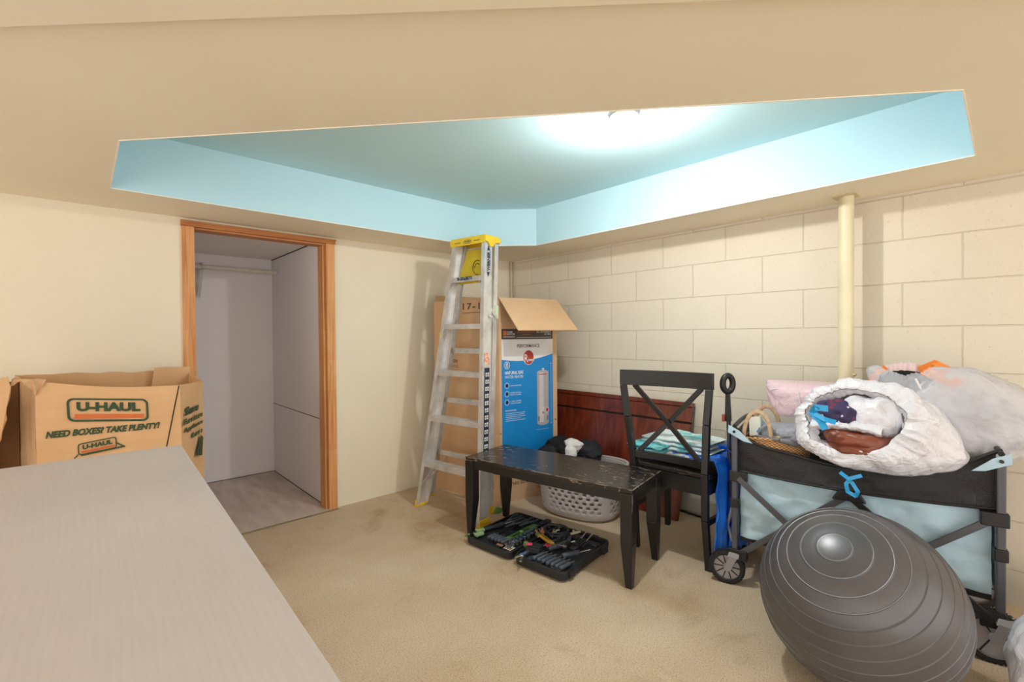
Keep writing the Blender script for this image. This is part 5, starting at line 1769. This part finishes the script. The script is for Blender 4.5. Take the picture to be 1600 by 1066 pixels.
handled(FA, .035, .12, 1.3, .13, .09, .013, M_RUB, 'screwdriver', 'long dark handled screwdriver along the far end of case lid', 'screwdriver')
handled(FA, .19, .10, 0.1, .0525, .05, .009, M_SLT, 'bit_driver', 'short bit driver lying across the front of case lid', 'driver') 
handled(FB, .10, .16, 1.2, .09, .08, .014, M_SLT, 'ratchet_handle', 'grey ratchet handle behind the yellow knife in case base', 'ratchet')
handled(FB, .20, .14, 1.1, .10, .06, .013, M_SLT, 'ratchet_handle', 'long slate ratchet handle behind the screwdriver row', 'ratchet')
for k, (a, c) in enumerate(((.050, .035), (.022, .075))):
    b = MB(); b.bar(FA(a, c, ZI + .004), FA(a + .006, c + .050, ZI + .004), .026, .014); b.bar(FA(a - .01, c, ZI + .008), FA(a - .008, c + .012, ZI + .008), .02, .008)
    tool('spring_clamp', M_LGR, b, ('pale green clamp at the near left corner of the tool case', 'pale green clamp second from the left corner of tool case')[k], 'clamp', bevel=.002)
b = MB(); b.tube([FA(-.02, .02, .030), FA(-.004, .035, .034), FA(.014, .02, .048)], .006, 6); tool('green_tab', M_GRN, b, 'green plastic end sticking out at left corner of tool case', 'tool', smooth=True)
# hex keys and bits
for k in range(6):
    b = MB(); p = FA(.150 + .012 * k, .145 + .004 * k, ZI + .003); b.tube([p, p + FA.v * .05 + FA.u * .005, p + FA.v * .055 + FA.u * .018], .0022, 6)
    tool('hex_key', M_RUB, b, 'thin black hex key in the fanned set in case lid', 'hex key', 'fanned hex keys', smooth=True)
for k in range(16):
    b = MB(); p = FA(.262 + .0135 * (k % 4), .025 + .011 * (k // 4), ZI); b.tube([p, p + FA.u * .004 + FA.v * .009], .0033, 6)
    tool('driver_bit', M_CHR, b, 'tiny chrome driver bit in the block at the lid front near the fold', 'bit', 'driver bits near the fold')
b = MB(); b.bar(FA(.215, .030, ZI + .006), FA(.250, .034, ZI + .006), .010, .006); tool('peach_bit_holder', M_CPR, b, 'tan bit holder near the front edge of case lid', 'bit holder')
# wrenches
def wrench(F, a, c, ang, l, m, label, w=.008, grp=None, z=.004):
    o = F(a, c, ZI + z); d = (F.u * math.cos(ang) + F.v * math.sin(ang)); s = Vector((-d.y, d.x, 0))
    b = MB(); b.bar(o, o + d * l, w, .004)
    for e, sg in ((o, -1), (o + d * l, 1)):
        for q in (-1, 1): b.bar(e + s * q * w * .4, e + d * sg * w * 1.6 + s * q * w * .75, w * .7, .005)
        b.tube([e + d * sg * -.002 - Vector((0, 0, .003)), e + d * sg * -.002 + Vector((0, 0, .003))], w * .95, 10)
    return tool('wrench', m, b, label, 'wrench', grp)
wrench(FB, .165, .375, 1.75, .075, M_CHR, 'chrome open wrench nearest the carry handle in case base', .006)
wrench(FB, .205, .360, 1.75, .085, M_CHR, 'chrome wrench second from the front leg in case base', .006)
wrench(FB, .035, .10, .9, .085, M_CHR, 'shiny open-ended wrench standing over the case fold', .010, z=.016)
wrench(FB, .045, .27, 2.0, .080, M_CHR, 'bright wrench inside the loop of dark hose', .008, z=.018)
wrench(FB, .085, .20, .25, .075, M_CHR, 'pale wrench lying beside copper fittings near the hose', .009, z=.014)
for k in range(5):
    wrench(FB, .150 + .018 * k, .300, 1.6, .062, M_RUB, 'small black wrench in the row under the chrome wrenches', .006, 'black wrenches in the case base')
b = MB(); b.bar(FB(.105, .365, ZI + .014), FB(.128, .425, ZI + .014), .012, .008); b.bar(FB(.100, .395, ZI + .02), FB(.126, .385, ZI + .02), .008, .008); tool('cream_fitting', M_CRM, b, 'cream plastic pipe fitting near the case carry handle', 'fitting')
# adjustable wrench overhanging the near edge
b = MB(); b.bar(FB(.050, .090, .060), FB(.050, .015, .058), .016, .006); b.bar(FB(.050, .015, .058), FB(.030, -.018, .052), .010, .006); b.bar(FB(.050, .015, .058), FB(.075, -.030, .050), .012, .006); b.tube([FB(.05, .012, .053), FB(.05, .012, .063)], .012, 12)
tool('adjustable_wrench', M_CHR, b, 'chrome adjustable wrench jutting over the near edge of case', 'wrench')
# black box and red pieces
b = MB(); b.bar(FB(.03, .085, .066), FB(.10, .105, .066), .062, .026); b.bar(FB(.035, .07, .081), FB(.10, .085, .081), .008, .004); tool('black_bit_box', M_CASE, b, 'tilted black plastic box on the near corner of case base', 'box', bevel=.003)
b = MB(); b.tube([FB(.03, .075, .082), FB(.055, .09, .084)], [.011, .008], 8); tool('red_plug', M_RED, b, 'pink-red plastic piece on top of the black box', 'plug', smooth=True)
b = MB()
for k in range(5):
    a = k * 1.256; p = FB(.095, .165, .062); b.tube([p, p + Vector((math.cos(a) * .018, math.sin(a) * .018, .004))], .004, 6)
tool('red_valve_knob', M_RED, b, 'pink-red star shaped knob beside the yellow knife', 'knob', smooth=True)
b = MB(); b.lathe([(.001, .018), (.010, .014), (.014, 0), (.010, -.012), (.001, -.016)], 14, Matrix.Translation(FB(.005, .10, .066))); tool('green_ball_plug', M_GRN, b, 'round green plug beside the shiny wrench at the fold', 'plug', smooth=True)
b = MB(); b.lathe([(.001, .014), (.010, .010), (.012, 0), (.008, -.012)], 12, Matrix.Translation(FB(-.015, .235, .064))); tool('green_ball_plug', M_GRN, b, 'green round cap at the tip of the yellow knife', 'plug', smooth=True)
# yellow knife
kn = thing('utility_knife', 'yellow utility knife with black lettering lying across the tool case', 'knife', tuple(FB(.06, .2, .062)))
ka, kb = FB(.000, .235, .066), FB(.130, .190, .060)
b = MB(); b.bar(ka, ka.lerp(kb, .35), .020, .012, w2=.026); b.bar(ka.lerp(kb, .35), ka.lerp(kb, .8), .026, .012, w2=.020); b.build('body', M_YPL, kn, bevel=.003)
b = MB(); b.bar(ka.lerp(kb, .8), kb, .016, .006, w2=.003, h2=.002); b.build('tip', mat('knife_tip_grey', (150, 140, 118), .4, metal=.4), kn)
b = MB(); kd = (kb - ka).normalized(); ks = Vector((-kd.y, kd.x, 0)); 
if ks.x < 0: ks = -ks
put_text(b, 'FATMAX', ka + kd * .018 - ks * .006 + Vector((0, 0, .0075)), kd, ks, .062, .011, bold=.03); b.build('lettering', M_INKB, kn)
# hose coil, copper fittings and clips
b = MB(); cc = FB(.035, .330, .070)
pts = []
for k in range(70):
    a = k / 70 * 2 * math.pi * 2.3; r = .066 - .004 * (k / 70)
    pts.append(cc + Vector((math.cos(a) * r * .9, math.sin(a) * r * 1.1, .006 * math.sin(a * 1.3) + .010 * k / 70)))
b.tube(pts, .0048, 8); tool('coiled_hose', M_RUB, b, 'coiled dark rubber hose lying on the tools at the fold', 'hose', smooth=True)
for k, (a, c) in enumerate(((-.028, .235), (-.015, .262), (-.035, .275), (-.01, .225))):
    b = MB(); p = FB(a, c, .062); b.tube([p, p + Vector((.018, .010 - .012 * k, .006))], [.008, .007], 8); b.tube([p + Vector((.018, .010 - .012 * k, .006)), p + Vector((.026, .03 - .012 * k, .008))], .005, 8)
    tool('copper_fitting', M_CPR, b, 'small copper coloured fitting heaped at the head of the hose coil', 'fitting', 'copper fittings by the hose', smooth=True)
for k in range(2):
    b = MB(); p = FB(.055 + .002 * k, .285 + .034 * k, .074)
    b.tube([p + Vector((math.cos(t) * .014, math.sin(t) * .012, .002)) for t in [R(20 + 14 * j) for j in range(11)]], .004, 6)
    tool('cream_clip', M_CRM, b, 'curved cream clip inside the hose coil', 'clip', 'cream clips in the coil', smooth=True)
for k in range(7):
    b = MB(); p = FB(.070 + .028 * (k % 4) + .01 * (k // 4), .215 + .045 * (k // 4) + .006 * k, ZI + .008); b.bar(p, p + FB.v * .055 + FB.u * (.012 - .006 * k), .018, .012)
    tool('bit_rack', M_CASE if k % 2 else M_SLT, b, 'small dark bit rack among the jumbled tools of the case base', 'bit rack', 'bit racks in the case base', bevel=.003)
# scrap on the floor near the ladder foot
b = MB()
b.add([(1.90, 2.232, .004), (1.935, 2.222, .006), (1.985, 2.235, .012), (1.975, 2.262, .010), (1.945, 2.272, .026), (1.915, 2.258, .012), (1.94, 2.245, .034)], [(0, 1, 6), (1, 2, 6), (2, 3, 6), (3, 4, 6), (4, 5, 6), (5, 0, 6), (5, 4, 3, 2, 1, 0)])
tool('green_scrap', M_GRN, b, 'crumpled green plastic scrap on floor beside the ladder rear foot', 'scrap')
# cord along the foot of the block wall
b = MB(); b.tube([(2.80, 2.60, .010), (2.795, 1.9, .010), (2.79, 1.50, .008), (2.775, 1.25, .007), (2.765, 1.02, .007), (2.79, .6, .007), (2.80, .1, .007)], .006, 8)
tool('power_cord', mat('cord_black', (36, 34, 34), .5), b, 'black cord lying along the foot of block wall behind the chair', 'cord', smooth=True)
